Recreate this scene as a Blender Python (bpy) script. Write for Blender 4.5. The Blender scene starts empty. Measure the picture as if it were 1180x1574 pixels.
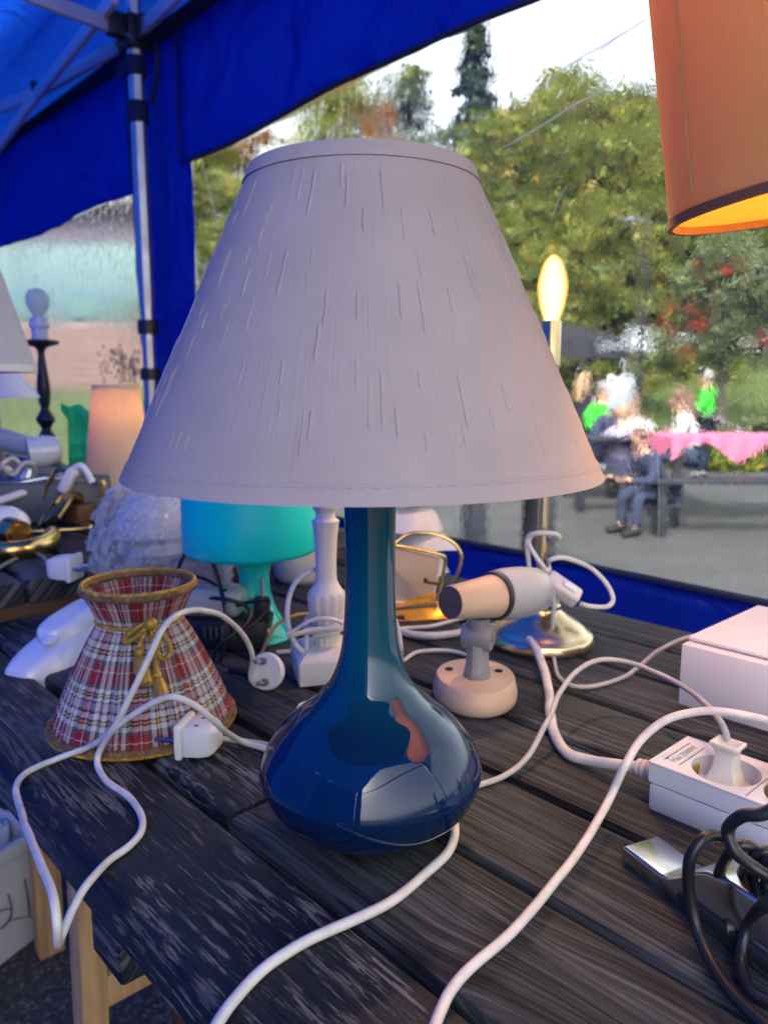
import bpy, bmesh, math, random
import numpy as np
from math import sin, cos, tan, radians, pi, sqrt, atan2, exp
from mathutils import Vector, Matrix, Quaternion, noise

random.seed(7); np.random.seed(7)
S = bpy.context.scene
COL = S.collection

# ------------------------------------------------------------------ camera
FPX, PITCH, CZ = 1190.0, radians(9.1), 1.02
TZ = 0.75                                   # table top height
cam = bpy.data.objects.new('camera', bpy.data.cameras.new('camera'))
COL.objects.link(cam)
cam.location = (0, 0, CZ)
cam.rotation_euler = (pi/2 - PITCH, 0, 0)
cam.data.sensor_fit = 'VERTICAL'
cam.data.sensor_height = 24.0
cam.data.lens = FPX/1574*24.0
cam.data.clip_start = 0.02
cam.data.clip_end = 600
cam.data.dof.use_dof = True
cam.data.dof.focus_distance = 0.44
cam.data.dof.aperture_fstop = 7.0
S.camera = cam

# ------------------------------------------------------------------ sky, sun, exposure
SUN_EL, SUN_AZ = radians(45), radians(202)   # azimuth clockwise from +Y
W = bpy.data.worlds.new('World'); S.world = W; W.use_nodes = True
wn = W.node_tree; wn.nodes.clear()
sky = wn.nodes.new('ShaderNodeTexSky'); sky.sky_type = 'NISHITA'; sky.sun_disc = False
sky.sun_elevation = SUN_EL; sky.sun_rotation = SUN_AZ
sky.air_density = 1.0; sky.dust_density = 3.0; sky.ozone_density = 1.0
hs = wn.nodes.new('ShaderNodeHueSaturation'); hs.inputs['Saturation'].default_value = 0.28
bg = wn.nodes.new('ShaderNodeBackground'); bg.inputs['Strength'].default_value = 0.15
wo = wn.nodes.new('ShaderNodeOutputWorld')
wn.links.new(sky.outputs[0], hs.inputs['Color']); wn.links.new(hs.outputs[0], bg.inputs['Color'])
wn.links.new(bg.outputs[0], wo.inputs['Surface'])
sl = bpy.data.lights.new('sun', 'SUN'); sl.energy = 1.5; sl.angle = radians(12); sl.color = (1, 0.95, 0.88)
so = bpy.data.objects.new('sun', sl); COL.objects.link(so)
sd = Vector((sin(SUN_AZ)*cos(SUN_EL), cos(SUN_AZ)*cos(SUN_EL), sin(SUN_EL)))
so.rotation_euler = sd.to_track_quat('Z', 'Y').to_euler(); so.location = sd*30
S.view_settings.view_transform = 'Standard'; S.view_settings.look = 'None'
S.view_settings.exposure = 1.78; S.view_settings.gamma = 1.0; S.view_settings.use_curve_mapping = False
S.render.engine = 'CYCLES'
cy = S.cycles
cy.use_denoising = True; cy.max_bounces = 10; cy.diffuse_bounces = 4; cy.glossy_bounces = 4
cy.transmission_bounces = 8; cy.transparent_max_bounces = 12; cy.sample_clamp_indirect = 6.0
cy.caustics_refractive = True; cy.caustics_reflective = False

# ------------------------------------------------------------------ where things stand
TH = radians(42.4)                          # the planks and the tent wall run along DU
DU = Vector((-sin(TH), cos(TH), 0)); DV = Vector((cos(TH), sin(TH), 0)); DZ = Vector((0, 0, 1))
def ray(px, py):
    b = 787 - py
    return Vector((px-590, b*sin(PITCH)+FPX*cos(PITCH), b*cos(PITCH)-FPX*sin(PITCH)))
def T(px, py, z=TZ):                        # sight line meets a horizontal plane
    r = ray(px, py); return Vector((0, 0, CZ)) + r*((z-CZ)/r.z)
def C(px, py, h=0.003): return T(px, py, TZ+h)
def D(px, py, y):                           # sight line meets a given depth
    r = ray(px, py); return Vector((0, 0, CZ)) + r*(y/r.y)
def V(px, py, v):                           # sight line meets a plane parallel to the tent wall
    r = ray(px, py); return Vector((0, 0, CZ)) + r*(v/(r.x*DV.x+r.y*DV.y))
def UV(u, v, z): return DU*u + DV*v + DZ*z
def camdepth(p): return p.y*cos(PITCH) - (p.z-CZ)*sin(PITCH)
FRAME = Matrix((( -DU.x, DV.x, 0), (-DU.y, DV.y, 0), (0, 0, 1)))   # local x = -u (towards us), y = v
FRAME = Matrix(((-DU.x, DV.x, 0), (-DU.y, DV.y, 0), (0, 0, 1))).to_4x4()

# ------------------------------------------------------------------ materials
def newmat(name):
    m = bpy.data.materials.new(name); m.use_nodes = True
    nt = m.node_tree; b = nt.nodes['Principled BSDF']
    return m, nt, b
def N(nt, t, **kw):
    n = nt.nodes.new('ShaderNode'+t)
    for k, v in kw.items():
        if k in n.inputs.keys(): n.inputs[k].default_value = v
        else: setattr(n, k, v)
    return n
def ramp(nt, src, stops, interp='LINEAR'):
    r = nt.nodes.new('ShaderNodeValToRGB'); r.color_ramp.interpolation = interp
    e = r.color_ramp.elements
    while len(e) < len(stops): e.new(0.5)
    for k, (p, c) in enumerate(stops):
        e[k].position = p; e[k].color = (*c, 1) if len(c) == 3 else c
    nt.links.new(src, r.inputs['Fac']); return r
def g3(v): return (v, v, v)
def mathn(nt, op, a, b=None):
    n = nt.nodes.new('ShaderNodeMath'); n.operation = op
    for i, x in enumerate((a, b)):
        if x is None: continue
        if isinstance(x, (int, float)): n.inputs[i].default_value = x
        else: nt.links.new(x, n.inputs[i])
    return n.outputs[0]
def M(name, col, rough=0.5, metal=0.0, var=0.15, vscale=8.0, bump=0.0, bscale=60.0, coat=0.0, trans=0.0, sub=0.0, stretch=None, spec=0.5, ior=1.45, bdist=0.001):
    m, nt, b = newmat(name)
    L = nt.links.new
    tc = N(nt, 'TexCoord'); co = tc.outputs['Object']
    if stretch:
        mp = N(nt, 'Mapping'); mp.inputs['Scale'].default_value = stretch; L(co, mp.inputs[0]); co = mp.outputs[0]
    n1 = N(nt, 'TexNoise', Scale=vscale, Detail=6.0, Roughness=0.6); L(co, n1.inputs['Vector'])
    lo = tuple(max(0, c*(1-var)) for c in col); hi = tuple(min(1, c*(1+var)) for c in col)
    r = ramp(nt, n1.outputs['Fac'], [(0.3, lo), (0.7, hi)])
    L(r.outputs[0], b.inputs['Base Color'])
    n2 = N(nt, 'TexNoise', Scale=vscale*2.7, Detail=4.0); L(co, n2.inputs['Vector'])
    rr = ramp(nt, n2.outputs['Fac'], [(0.3, g3(max(0.02, rough*0.82))), (0.75, g3(min(1, rough*1.2)))])
    L(rr.outputs[0], b.inputs['Roughness'])
    b.inputs['Metallic'].default_value = metal; b.inputs['Specular IOR Level'].default_value = spec
    b.inputs['IOR'].default_value = ior
    b.inputs['Coat Weight'].default_value = coat; b.inputs['Coat Roughness'].default_value = 0.04
    b.inputs['Transmission Weight'].default_value = trans
    if sub: b.inputs['Subsurface Weight'].default_value = sub; b.inputs['Subsurface Radius'].default_value = (0.004, 0.003, 0.002)
    if bump:
        n3 = N(nt, 'TexNoise', Scale=bscale, Detail=5.0); L(co, n3.inputs['Vector'])
        bp = N(nt, 'Bump', Strength=bump, Distance=bdist); L(n3.outputs['Fac'], bp.inputs['Height']); L(bp.outputs[0], b.inputs['Normal'])
    return m
def fabric(name, col, transl=0.4, rough=0.9, ribs=0.0, rscale=600.0, var=0.06, trcol=None, vscale=30.0, rdist=0.0006):
    m, nt, b = newmat(name); L = nt.links.new
    tc = N(nt, 'TexCoord')
    n1 = N(nt, 'TexNoise', Scale=vscale, Detail=5.0); L(tc.outputs['Object'], n1.inputs['Vector'])
    lo = tuple(c*(1-var) for c in col); hi = tuple(min(1, c*(1+var)) for c in col)
    r = ramp(nt, n1.outputs['Fac'], [(0.3, lo), (0.7, hi)]); L(r.outputs[0], b.inputs['Base Color'])
    b.inputs['Roughness'].default_value = rough; b.inputs['Specular IOR Level'].default_value = 0.2
    tr = N(nt, 'BsdfTranslucent'); tr.inputs['Color'].default_value = (*(trcol or col), 1)
    mx = N(nt, 'MixShader', Fac=transl)
    L(b.outputs[0], mx.inputs[1]); L(tr.outputs[0], mx.inputs[2]); L(mx.outputs[0], nt.nodes['Material Output'].inputs['Surface'])
    if ribs:
        sx = N(nt, 'SeparateXYZ'); L(tc.outputs['UV'], sx.inputs[0])
        cb = N(nt, 'CombineXYZ'); L(mathn(nt, 'MULTIPLY', sx.outputs[0], rscale), cb.inputs[0]); L(mathn(nt, 'MULTIPLY', sx.outputs[1], 3.0), cb.inputs[1])
        n3 = N(nt, 'TexNoise', Scale=1.0, Detail=3.0); L(cb.outputs[0], n3.inputs['Vector'])
        n4 = N(nt, 'TexNoise', Scale=1400.0, Detail=2.0); L(tc.outputs['Object'], n4.inputs['Vector'])
        hh = mathn(nt, 'ADD', n3.outputs['Fac'], mathn(nt, 'MULTIPLY', n4.outputs['Fac'], 0.35))
        bp = N(nt, 'Bump', Strength=ribs, Distance=rdist); L(hh, bp.inputs['Height']); L(bp.outputs[0], b.inputs['Normal']); L(bp.outputs[0], tr.inputs['Normal'])
    return m
def emis(name, col, st):
    m, nt, b = newmat(name)
    b.inputs['Base Color'].default_value = (*col, 1); b.inputs['Emission Color'].default_value = (*col, 1); b.inputs['Emission Strength'].default_value = st
    return m

def wood_plank(name, painted):
    m, nt, b = newmat(name); L = nt.links.new
    tc = N(nt, 'TexCoord'); oi = N(nt, 'ObjectInfo')
    mp = N(nt, 'Mapping'); mp.inputs['Rotation'].default_value = (0, 0, -(pi/2+TH)); L(tc.outputs['Object'], mp.inputs[0])
    sx = N(nt, 'SeparateXYZ'); L(mp.outputs[0], sx.inputs[0])
    al = mathn(nt, 'ADD', sx.outputs[0], mathn(nt, 'MULTIPLY', oi.outputs['Random'], 7.3)); ac = mathn(nt, 'ADD', sx.outputs[1], mathn(nt, 'MULTIPLY', sx.outputs[2], 0.9))
    def vec(a, s1, bb, s2, zz=0.0):
        c = N(nt, 'CombineXYZ'); L(mathn(nt, 'MULTIPLY', a, s1), c.inputs[0]); L(mathn(nt, 'MULTIPLY', bb, s2), c.inputs[1]); c.inputs[2].default_value = zz; return c.outputs[0]
    vo = N(nt, 'TexVoronoi', Scale=1.0); L(vec(al, 3.0, ac, 11.0), vo.inputs['Vector'])
    kn = ramp(nt, vo.outputs['Distance'], [(0.0, g3(1)), (0.09, g3(0.72)), (0.30, g3(0))]).outputs[0]
    wob = N(nt, 'TexNoise', Scale=1.0, Detail=2.0); L(vec(al, 4, ac, 9), wob.inputs['Vector'])
    ac2 = mathn(nt, 'ADD', mathn(nt, 'ADD', ac, mathn(nt, 'MULTIPLY', kn, 0.015)), mathn(nt, 'MULTIPLY', wob.outputs['Fac'], 0.005))
    fine = N(nt, 'TexNoise', Scale=1.0, Detail=5.0, Roughness=0.75); L(vec(al, 9, ac2, 620), fine.inputs['Vector'])
    med = N(nt, 'TexNoise', Scale=1.0, Detail=5.0, Roughness=0.7); L(vec(al, 5, ac2, 170, 3.0), med.inputs['Vector'])
    crk = N(nt, 'TexNoise', Scale=1.0, Detail=3.0, Roughness=0.6); L(vec(al, 3.5, ac2, 120, 11.0), crk.inputs['Vector'])
    crack = ramp(nt, mathn(nt, 'ABSOLUTE', mathn(nt, 'SUBTRACT', crk.outputs['Fac'], 0.5)), [(0.0, g3(1)), (0.018, g3(0.6)), (0.045, g3(0))]).outputs[0]
    big = N(nt, 'TexNoise', Scale=1.0, Detail=4.0); L(vec(al, 7, ac, 12, 8.0), big.inputs['Vector'])
    g = mathn(nt, 'ADD', mathn(nt, 'MULTIPLY', fine.outputs['Fac'], 0.5), mathn(nt, 'MULTIPLY', med.outputs['Fac'], 0.5))
    gk = mathn(nt, 'SUBTRACT', mathn(nt, 'SUBTRACT', g, mathn(nt, 'MULTIPLY', kn, 0.07)), mathn(nt, 'MULTIPLY', crack, 0.13))
    if painted:
        wear = N(nt, 'TexNoise', Scale=1.0, Detail=9.0, Roughness=0.72); L(vec(al, 26, ac2, 230, 5.0), wear.inputs['Vector'])
        w = mathn(nt, 'ADD', mathn(nt, 'MULTIPLY', wear.outputs['Fac'], 0.72), mathn(nt, 'MULTIPLY', big.outputs['Fac'], 0.48))
        mask = ramp(nt, w, [(0.612, g3(0)), (0.632, g3(1))]).outputs[0]
        dk = ramp(nt, gk, [(0.38, (0.004, 0.005, 0.008)), (0.62, (0.016, 0.019, 0.026))]).outputs[0]
        lt = ramp(nt, gk, [(0.36, (0.02, 0.02, 0.021)), (0.60, (0.19, 0.18, 0.17))]).outputs[0]
    else:
        mask = ramp(nt, big.outputs['Fac'], [(0.30, g3(0.12)), (0.68, g3(1))]).outputs[0]
        dk = ramp(nt, gk, [(0.40, (0.005, 0.005, 0.006)), (0.60, (0.030, 0.031, 0.035))]).outputs[0]
        lt = ramp(nt, gk, [(0.36, (0.005, 0.0056, 0.0062)), (0.48, (0.036, 0.040, 0.042)), (0.62, (0.128, 0.140, 0.146))]).outputs[0]
    mx = N(nt, 'Mix', data_type='RGBA'); L(mask, mx.inputs[0]); L(dk, mx.inputs[6]); L(lt, mx.inputs[7]); L(mx.outputs[2], b.inputs['Base Color'])
    b.inputs['Specular IOR Level'].default_value = 0.38
    rr = ramp(nt, mask, [(0, g3(0.50)), (1, g3(0.80))]).outputs[0]; L(rr, b.inputs['Roughness'])
    hgt = mathn(nt, 'SUBTRACT', gk, mathn(nt, 'MULTIPLY', mask, 0.22 if painted else 0.0))
    bp = N(nt, 'Bump', Strength=0.8, Distance=0.0022); L(hgt, bp.inputs['Height']); L(bp.outputs[0], b.inputs['Normal'])
    return m

def pine(name, col, axis_scale):
    return M(name, col, 0.65, var=0.28, vscale=6, stretch=axis_scale, bump=0.3, bscale=14)

def tartan():
    m, nt, b = newmat('tartan'); L = nt.links.new
    tc = N(nt, 'TexCoord'); sx = N(nt, 'SeparateXYZ'); L(tc.outputs['UV'], sx.inputs[0])
    R, Wh, Nv, Te, Ye, Bk, Pk = (0.33, 0.008, 0.022), (0.72, 0.66, 0.62), (0.018, 0.022, 0.075), (0.02, 0.11, 0.13), (0.62, 0.42, 0.10), (0.012, 0.012, 0.02), (0.50, 0.36, 0.42)
    seq = [(0, R), (.14, Wh), (.155, R), (.26, Te), (.31, Wh), (.38, Bk), (.41, Ye), (.44, Bk), (.47, Wh), (.55, Nv), (.59, Pk), (.70, Nv), (.73, Wh), (.77, Bk), (.80, Ye), (.82, Bk), (.84, Wh), (.90, Te), (.95, R)]
    out = []
    for k, rep in ((0, 9.0), (1, 2.35)):
        f = mathn(nt, 'FRACT', mathn(nt, 'MULTIPLY', sx.outputs[k], rep))
        out.append(ramp(nt, f, seq, 'CONSTANT').outputs[0])
    ck = N(nt, 'TexChecker', Scale=1.0)
    cb = N(nt, 'CombineXYZ'); L(mathn(nt, 'MULTIPLY', sx.outputs[0], 900), cb.inputs[0]); L(mathn(nt, 'MULTIPLY', sx.outputs[1], 260), cb.inputs[1]); L(cb.outputs[0], ck.inputs['Vector'])
    fac = mathn(nt, 'ADD', mathn(nt, 'MULTIPLY', ck.outputs['Fac'], 0.3), 0.35)
    mx = N(nt, 'Mix', data_type='RGBA'); L(fac, mx.inputs[0]); L(out[0], mx.inputs[6]); L(out[1], mx.inputs[7]); L(mx.outputs[2], b.inputs['Base Color'])
    b.inputs['Roughness'].default_value = 0.6; b.inputs['Sheen Weight'].default_value = 0.2
    tr = N(nt, 'BsdfTranslucent'); L(mx.outputs[2], tr.inputs['Color'])
    ms = N(nt, 'MixShader', Fac=0.3); L(b.outputs[0], ms.inputs[1]); L(tr.outputs[0], ms.inputs[2]); L(ms.outputs[0], nt.nodes['Material Output'].inputs['Surface'])
    return m

def clear_plastic():
    m, nt, b = newmat('clear_plastic'); L = nt.links.new
    nt.nodes.remove(b)
    tc = N(nt, 'TexCoord')
    mp = N(nt, 'Mapping'); mp.inputs['Rotation'].default_value = (0, 0, -(pi/2+TH)); L(tc.outputs['Object'], mp.inputs[0])
    st = N(nt, 'Mapping'); st.inputs['Scale'].default_value = (1, 1, 0.75); L(mp.outputs[0], st.inputs[0])
    n1 = N(nt, 'TexNoise', Scale=9.0, Detail=2.0, Distortion=1.2); L(st.outputs[0], n1.inputs['Vector'])
    n2 = N(nt, 'TexNoise', Scale=46.0, Detail=2.0, Distortion=1.6); L(st.outputs[0], n2.inputs['Vector'])
    n3 = N(nt, 'TexNoise', Scale=2.4, Detail=2.0); L(st.outputs[0], n3.inputs['Vector'])
    patch = ramp(nt, n3.outputs['Fac'], [(0.42, g3(0.25)), (0.62, g3(1))]).outputs[0]
    h = mathn(nt, 'ADD', mathn(nt, 'MULTIPLY', n1.outputs['Fac'], 0.26), mathn(nt, 'MULTIPLY', mathn(nt, 'MULTIPLY', n2.outputs['Fac'], patch), 0.30))
    bp = N(nt, 'Bump', Strength=1.0, Distance=0.0042); L(h, bp.inputs['Height'])
    gl = N(nt, 'BsdfGlass', Roughness=0.0, IOR=1.22); gl.inputs['Color'].default_value = (0.97, 0.985, 0.985, 1); L(bp.outputs[0], gl.inputs['Normal'])
    L(gl.outputs[0], nt.nodes['Material Output'].inputs['Surface'])
    return m

def leafmat(name, stops, transl=0.35):
    m, nt, b = newmat(name); L = nt.links.new
    ge = N(nt, 'NewGeometry'); r = ramp(nt, ge.outputs['Random Per Island'], stops)
    tc = N(nt, 'TexCoord'); n1 = N(nt, 'TexNoise', Scale=0.6, Detail=2.0); L(tc.outputs['Object'], n1.inputs['Vector'])
    v = ramp(nt, n1.outputs['Fac'], [(0.35, g3(0.75)), (0.65, g3(1.25))])
    mx = N(nt, 'Mix', data_type='RGBA', blend_type='MULTIPLY'); mx.inputs[0].default_value = 1.0
    L(r.outputs[0], mx.inputs[6]); L(v.outputs[0], mx.inputs[7]); L(mx.outputs[2], b.inputs['Base Color'])
    b.inputs['Roughness'].default_value = 0.6
    tr = N(nt, 'BsdfTranslucent'); L(mx.outputs[2], tr.inputs['Color'])
    ms = N(nt, 'MixShader', Fac=transl); L(b.outputs[0], ms.inputs[1]); L(tr.outputs[0], ms.inputs[2]); L(ms.outputs[0], nt.nodes['Material Output'].inputs['Surface'])
    return m

# ------------------------------------------------------------------ mesh builder
WL = {}
class MB:
    def __init__(s): s.v = []; s.f = []; s.uv = {}
    def add(s, vs, fs, uvs=None):
        o = len(s.v); s.v += [Vector(p) for p in vs]
        for k, f in enumerate(fs):
            s.f.append(tuple(o+i for i in f))
            if uvs: s.uv[len(s.f)-1] = uvs[k]
        return s
    def box(s, c, size, mat=None):
        x, y, z = (q/2 for q in size); mat = mat or Matrix.Identity(4)
        c = Vector(c); m3 = mat.to_3x3()
        vs = [c + m3 @ Vector((i*x, j*y, k*z)) for k in (-1, 1) for j in (-1, 1) for i in (-1, 1)]
        return s.add(vs, [(0, 2, 3, 1), (4, 5, 7, 6), (0, 1, 5, 4), (2, 6, 7, 3), (0, 4, 6, 2), (1, 3, 7, 5)])
    def bar(s, a, b, w, h, up=None):
        a, b = Vector(a), Vector(b); d = (b-a); l = d.length; d.normalize()
        up = Vector(up) if up else (DZ if abs(d.z) < 0.95 else Vector((0, 1, 0)))
        x = d.cross(up).normalized(); u = x.cross(d).normalized()
        m = Matrix((x, d, u)).transposed().to_4x4()
        return s.box((a+b)/2, (w, l, h), m)
    def tube(s, pts, r, n=8, closed=False, flat=1.0, smooth=4):
        pts = [Vector(p) for p in pts]
        if smooth > 1: pts, r = spline(pts, r, smooth, closed)
        m = len(pts); rs = r if isinstance(r, (list, tuple)) else [r]*m
        tans = []
        for i in range(m):
            a = pts[(i-1) % m] if closed or i > 0 else pts[i]; b = pts[(i+1) % m] if closed or i < m-1 else pts[i]
            t = (b-a); tans.append(t.normalized() if t.length > 1e-9 else Vector((0, 0, 1)))
        nrm = tans[0].orthogonal().normalized()
        if abs(tans[0].z) < 0.9: nrm = (DZ - tans[0]*tans[0].z).normalized()
        vs = []
        for i in range(m):
            nrm = (nrm - tans[i]*nrm.dot(tans[i]))
            nrm = nrm.normalized() if nrm.length > 1e-6 else tans[i].orthogonal().normalized()
            bi = tans[i].cross(nrm)
            for k in range(n):
                a = 2*pi*k/n
                vs.append(pts[i] + nrm*(cos(a)*rs[i]*flat) + bi*(sin(a)*rs[i]))
        fs = []
        for i in range(m if closed else m-1):
            j = (i+1) % m
            for k in range(n):
                l = (k+1) % n
                fs.append((i*n+k, i*n+l, j*n+l, j*n+k))
        if not closed:
            fs.append(tuple(reversed(range(n)))); fs.append(tuple((m-1)*n+k for k in range(n)))
        return s.add(vs, fs)
    def lathe(s, prof, n=40, c=(0, 0, 0), mat=None, mod=None, closed_prof=False, ecc=1.0):
        c = Vector(c); m3 = (mat or Matrix.Identity(4)).to_3x3(); vs = []; L = [0.0]
        for i in range(1, len(prof)): L.append(L[-1] + sqrt((prof[i][0]-prof[i-1][0])**2 + (prof[i][1]-prof[i-1][1])**2))
        tot = L[-1] or 1
        for i, (r, z) in enumerate(prof):
            for k in range(n):
                a = 2*pi*k/n; rr = r + (mod(a, i/(len(prof)-1)) if mod and r > 1e-6 else 0)
                vs.append(c + m3 @ Vector((rr*cos(a), rr*sin(a)*ecc, z)))
        fs = []; uvs = []
        for i in range(len(prof)-1):
            for k in range(n):
                l = (k+1) % n
                fs.append((i*n+k, i*n+l, (i+1)*n+l, (i+1)*n+k))
                u0, u1 = k/n, (k+1)/n; v0, v1 = L[i]/tot, L[i+1]/tot
                uvs.append([(u0, v0), (u1, v0), (u1, v1), (u0, v1)])
        return s.add(vs, fs, uvs)
    def disc(s, c, r, nrm, n=24, th=0.002):
        q = Vector(nrm).normalized().to_track_quat('Z', 'Y').to_matrix().to_4x4()
        return s.lathe([(0, -th/2), (r, -th/2), (r, th/2), (0, th/2)], n, c, q)
    def ball(s, c, r, n=16, sc=(1, 1, 1), mat=None):
        m3 = (mat or Matrix.Identity(4)).to_3x3() @ Matrix.Diagonal(sc)
        return s.lathe([(r*sin(pi*i/(n//2)), -r*cos(pi*i/(n//2))) for i in range(n//2+1)], n, c, m3.to_4x4())
    def prism(s, poly, depth, c=(0, 0, 0), mat=None):      # polygon in local x,z ; extruded along local y
        m3 = (mat or Matrix.Identity(4)).to_3x3(); c = Vector(c); n = len(poly)
        vs = [c + m3 @ Vector((x, -depth/2, z)) for x, z in poly] + [c + m3 @ Vector((x, depth/2, z)) for x, z in poly]
        fs = [tuple(range(n)), tuple(reversed(range(n, 2*n)))] + [(i, n+i, n+(i+1) % n, (i+1) % n) for i in range(n)]
        return s.add(vs, fs)
    def grid(s, fn, nu, nv):
        vs = [fn(i/(nu-1), j/(nv-1)) for j in range(nv) for i in range(nu)]
        fs = []; uvs = []
        for j in range(nv-1):
            for i in range(nu-1):
                fs.append((j*nu+i, j*nu+i+1, (j+1)*nu+i+1, (j+1)*nu+i))
                uvs.append([(i/(nu-1), j/(nv-1)), ((i+1)/(nu-1), j/(nv-1)), ((i+1)/(nu-1), (j+1)/(nv-1)), (i/(nu-1), (j+1)/(nv-1))])
        return s.add(vs, fs, uvs)
    def build(s, name, mat, parent=None, bevel=0.0, seg=2, ang=40, solid=0.0, flat=False, sub=0):
        off = WL[parent.name] if parent is not None else None
        if off is None:
            lo = Vector((min(p.x for p in s.v), min(p.y for p in s.v), min(p.z for p in s.v))); hi = Vector((max(p.x for p in s.v), max(p.y for p in s.v), max(p.z for p in s.v)))
            off = Vector(((lo.x+hi.x)/2, (lo.y+hi.y)/2, lo.z))
        me = bpy.data.meshes.new(name)
        me.from_pydata([p-off for p in s.v], [], s.f)
        if s.uv:
            ul = me.uv_layers.new(name='UVMap')
            for p in me.polygons:
                q = s.uv.get(p.index)
                if q:
                    for li, t in zip(p.loop_indices, q): ul.data[li].uv = t
        bm = bmesh.new(); bm.from_mesh(me)
        bmesh.ops.remove_doubles(bm, verts=bm.verts, dist=1e-6)
        bmesh.ops.recalc_face_normals(bm, faces=bm.faces)
        if bevel:
            es = [e for e in bm.edges if len(e.link_faces) == 2 and e.calc_face_angle(0) > radians(28)]
            bmesh.ops.bevel(bm, geom=es, offset=bevel, segments=seg, profile=0.5, affect='EDGES', clamp_overlap=True)
        if solid:
            bmesh.ops.solidify(bm, geom=bm.faces[:], thickness=solid)
        bm.to_mesh(me); bm.free()
        if not flat:
            me.shade_smooth(); me.set_sharp_from_angle(angle=radians(ang))
        o = bpy.data.objects.new(name, me); COL.objects.link(o)
        if isinstance(mat, (list, tuple)):
            for q in mat: me.materials.append(q)
        else: me.materials.append(mat)
        if parent is not None: o.parent = parent; WL[o.name] = WL[parent.name]
        else: o.location = off; WL[o.name] = off
        return o
def spline(P, r, k, closed=False):
    n = len(P); out = []; ro = []
    rs = r if isinstance(r, (list, tuple)) else [r]*n
    for i in range(n if closed else n-1):
        g = (lambda j: P[j % n]) if closed else (lambda j: P[min(max(j, 0), n-1)])
        p0, p1, p2, p3 = g(i-1), g(i), g(i+1), g(i+2)
        for s in range(k):
            t = s/k
            out.append(0.5*((2*p1)+(p2-p0)*t+(2*p0-5*p1+4*p2-p3)*t*t+(3*p1-p0-3*p2+p3)*t**3))
            ro.append(rs[i]+(rs[(i+1) % n]-rs[i])*t)
    if not closed: out.append(P[-1].copy()); ro.append(rs[-1])
    return out, ro
def tag(o, label=None, cat=None, group=None, kind=None):
    if label: o['label'] = label
    if cat: o['category'] = cat
    if group: o['group'] = group
    if kind: o['kind'] = kind
    return o
def thing(name, label, cat, loc, group=None):
    o = bpy.data.objects.new(name, None); COL.objects.link(o); o.location = loc; o.empty_display_size = 0.02
    WL[o.name] = Vector(loc); return tag(o, label, cat, group)
def rotz(a): return Matrix.Rotation(a, 4, 'Z')
def axis_mat(d, up=None):                   # local z along d
    return Vector(d).normalized().to_track_quat('Z', 'Y').to_matrix().to_4x4()
def profile(base, rows):                    # (photo row, half width) -> (radius, height above base)
    out = []
    for py, hw in rows:
        q = D(590, py, base.y); out.append((hw*camdepth(q)/FPX, q.z-base.z))
    return out
def rope(mb, pts, R, strands=3, turns_per_m=160, n=6, closed=False):
    P, _ = spline([Vector(p) for p in pts], R, 10, closed)
    L = [0.0]
    for i in range(1, len(P)): L.append(L[-1]+(P[i]-P[i-1]).length)
    m = max(12, int(L[-1]*turns_per_m*7)); Q = []; j = 0
    for i in range(m+1):
        t = L[-1]*i/m
        while j < len(L)-2 and L[j+1] < t: j += 1
        f = (t-L[j])/max(1e-9, L[j+1]-L[j]); Q.append((P[j].lerp(P[j+1], min(1, f)), (P[j+1]-P[j]).normalized(), t))
    for s in range(strands):
        pp = []; nr = Q[0][1].orthogonal().normalized()
        for p, t, l in Q:
            nr = (nr-t*nr.dot(t)).normalized(); b = t.cross(nr); a = 2*pi*(l*turns_per_m+s/strands)
            pp.append(p+nr*(cos(a)*R*0.5)+b*(sin(a)*R*0.5))
        mb.tube(pp, R*0.56, n, smooth=1)
    return mb

# ------------------------------------------------------------------ shared materials
m_white = M('white_plastic', (0.74, 0.73, 0.70), 0.35, var=0.05, bump=0.1, bscale=200)
m_cord = M('white_cord', (0.62, 0.59, 0.54), 0.42, var=0.16, vscale=70, bump=0.1, bscale=300)
m_cordg = M('grey_cord', (0.42, 0.41, 0.40), 0.42, var=0.10, vscale=40)
m_black = M('black_rubber', (0.012, 0.012, 0.014), 0.4, var=0.2)
m_brass = M('brass', (0.62, 0.42, 0.13), 0.24, 1.0, var=0.18, vscale=30)
m_brassd = M('aged_brass', (0.30, 0.20, 0.07), 0.35, 1.0, var=0.3, vscale=40)
m_nickel = M('brushed_nickel', (0.62, 0.55, 0.45), 0.36, 1.0, var=0.1, vscale=20)
m_steel = M('steel', (0.5, 0.5, 0.5), 0.25, 1.0, var=0.1)
m_alu = M('aluminium_bar', (0.40, 0.41, 0.43), 0.42, .9, var=0.08)
m_dark = M('dark_plastic', (0.02, 0.021, 0.024), 0.45, var=0.2)
m_hole = M('dark_hole', (0.006, 0.006, 0.006), 0.9)
m_plank_p = wood_plank('worn_black_paint', True)
m_plank_w = wood_plank('weathered_wood', False)
m_pine = pine('raw_pine', (0.50, 0.30, 0.13), (14, 14, 1.2))
m_pined = pine('brown_board', (0.10, 0.045, 0.018), (3, 3, 12))
BLUE = (0.004, 0.045, 0.72)
m_tent = fabric('blue_tarp', (0.004, 0.040, 0.55), transl=0.55, rough=0.45, trcol=(0.006, 0.066, 0.50), var=0.08, vscale=4)
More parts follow.
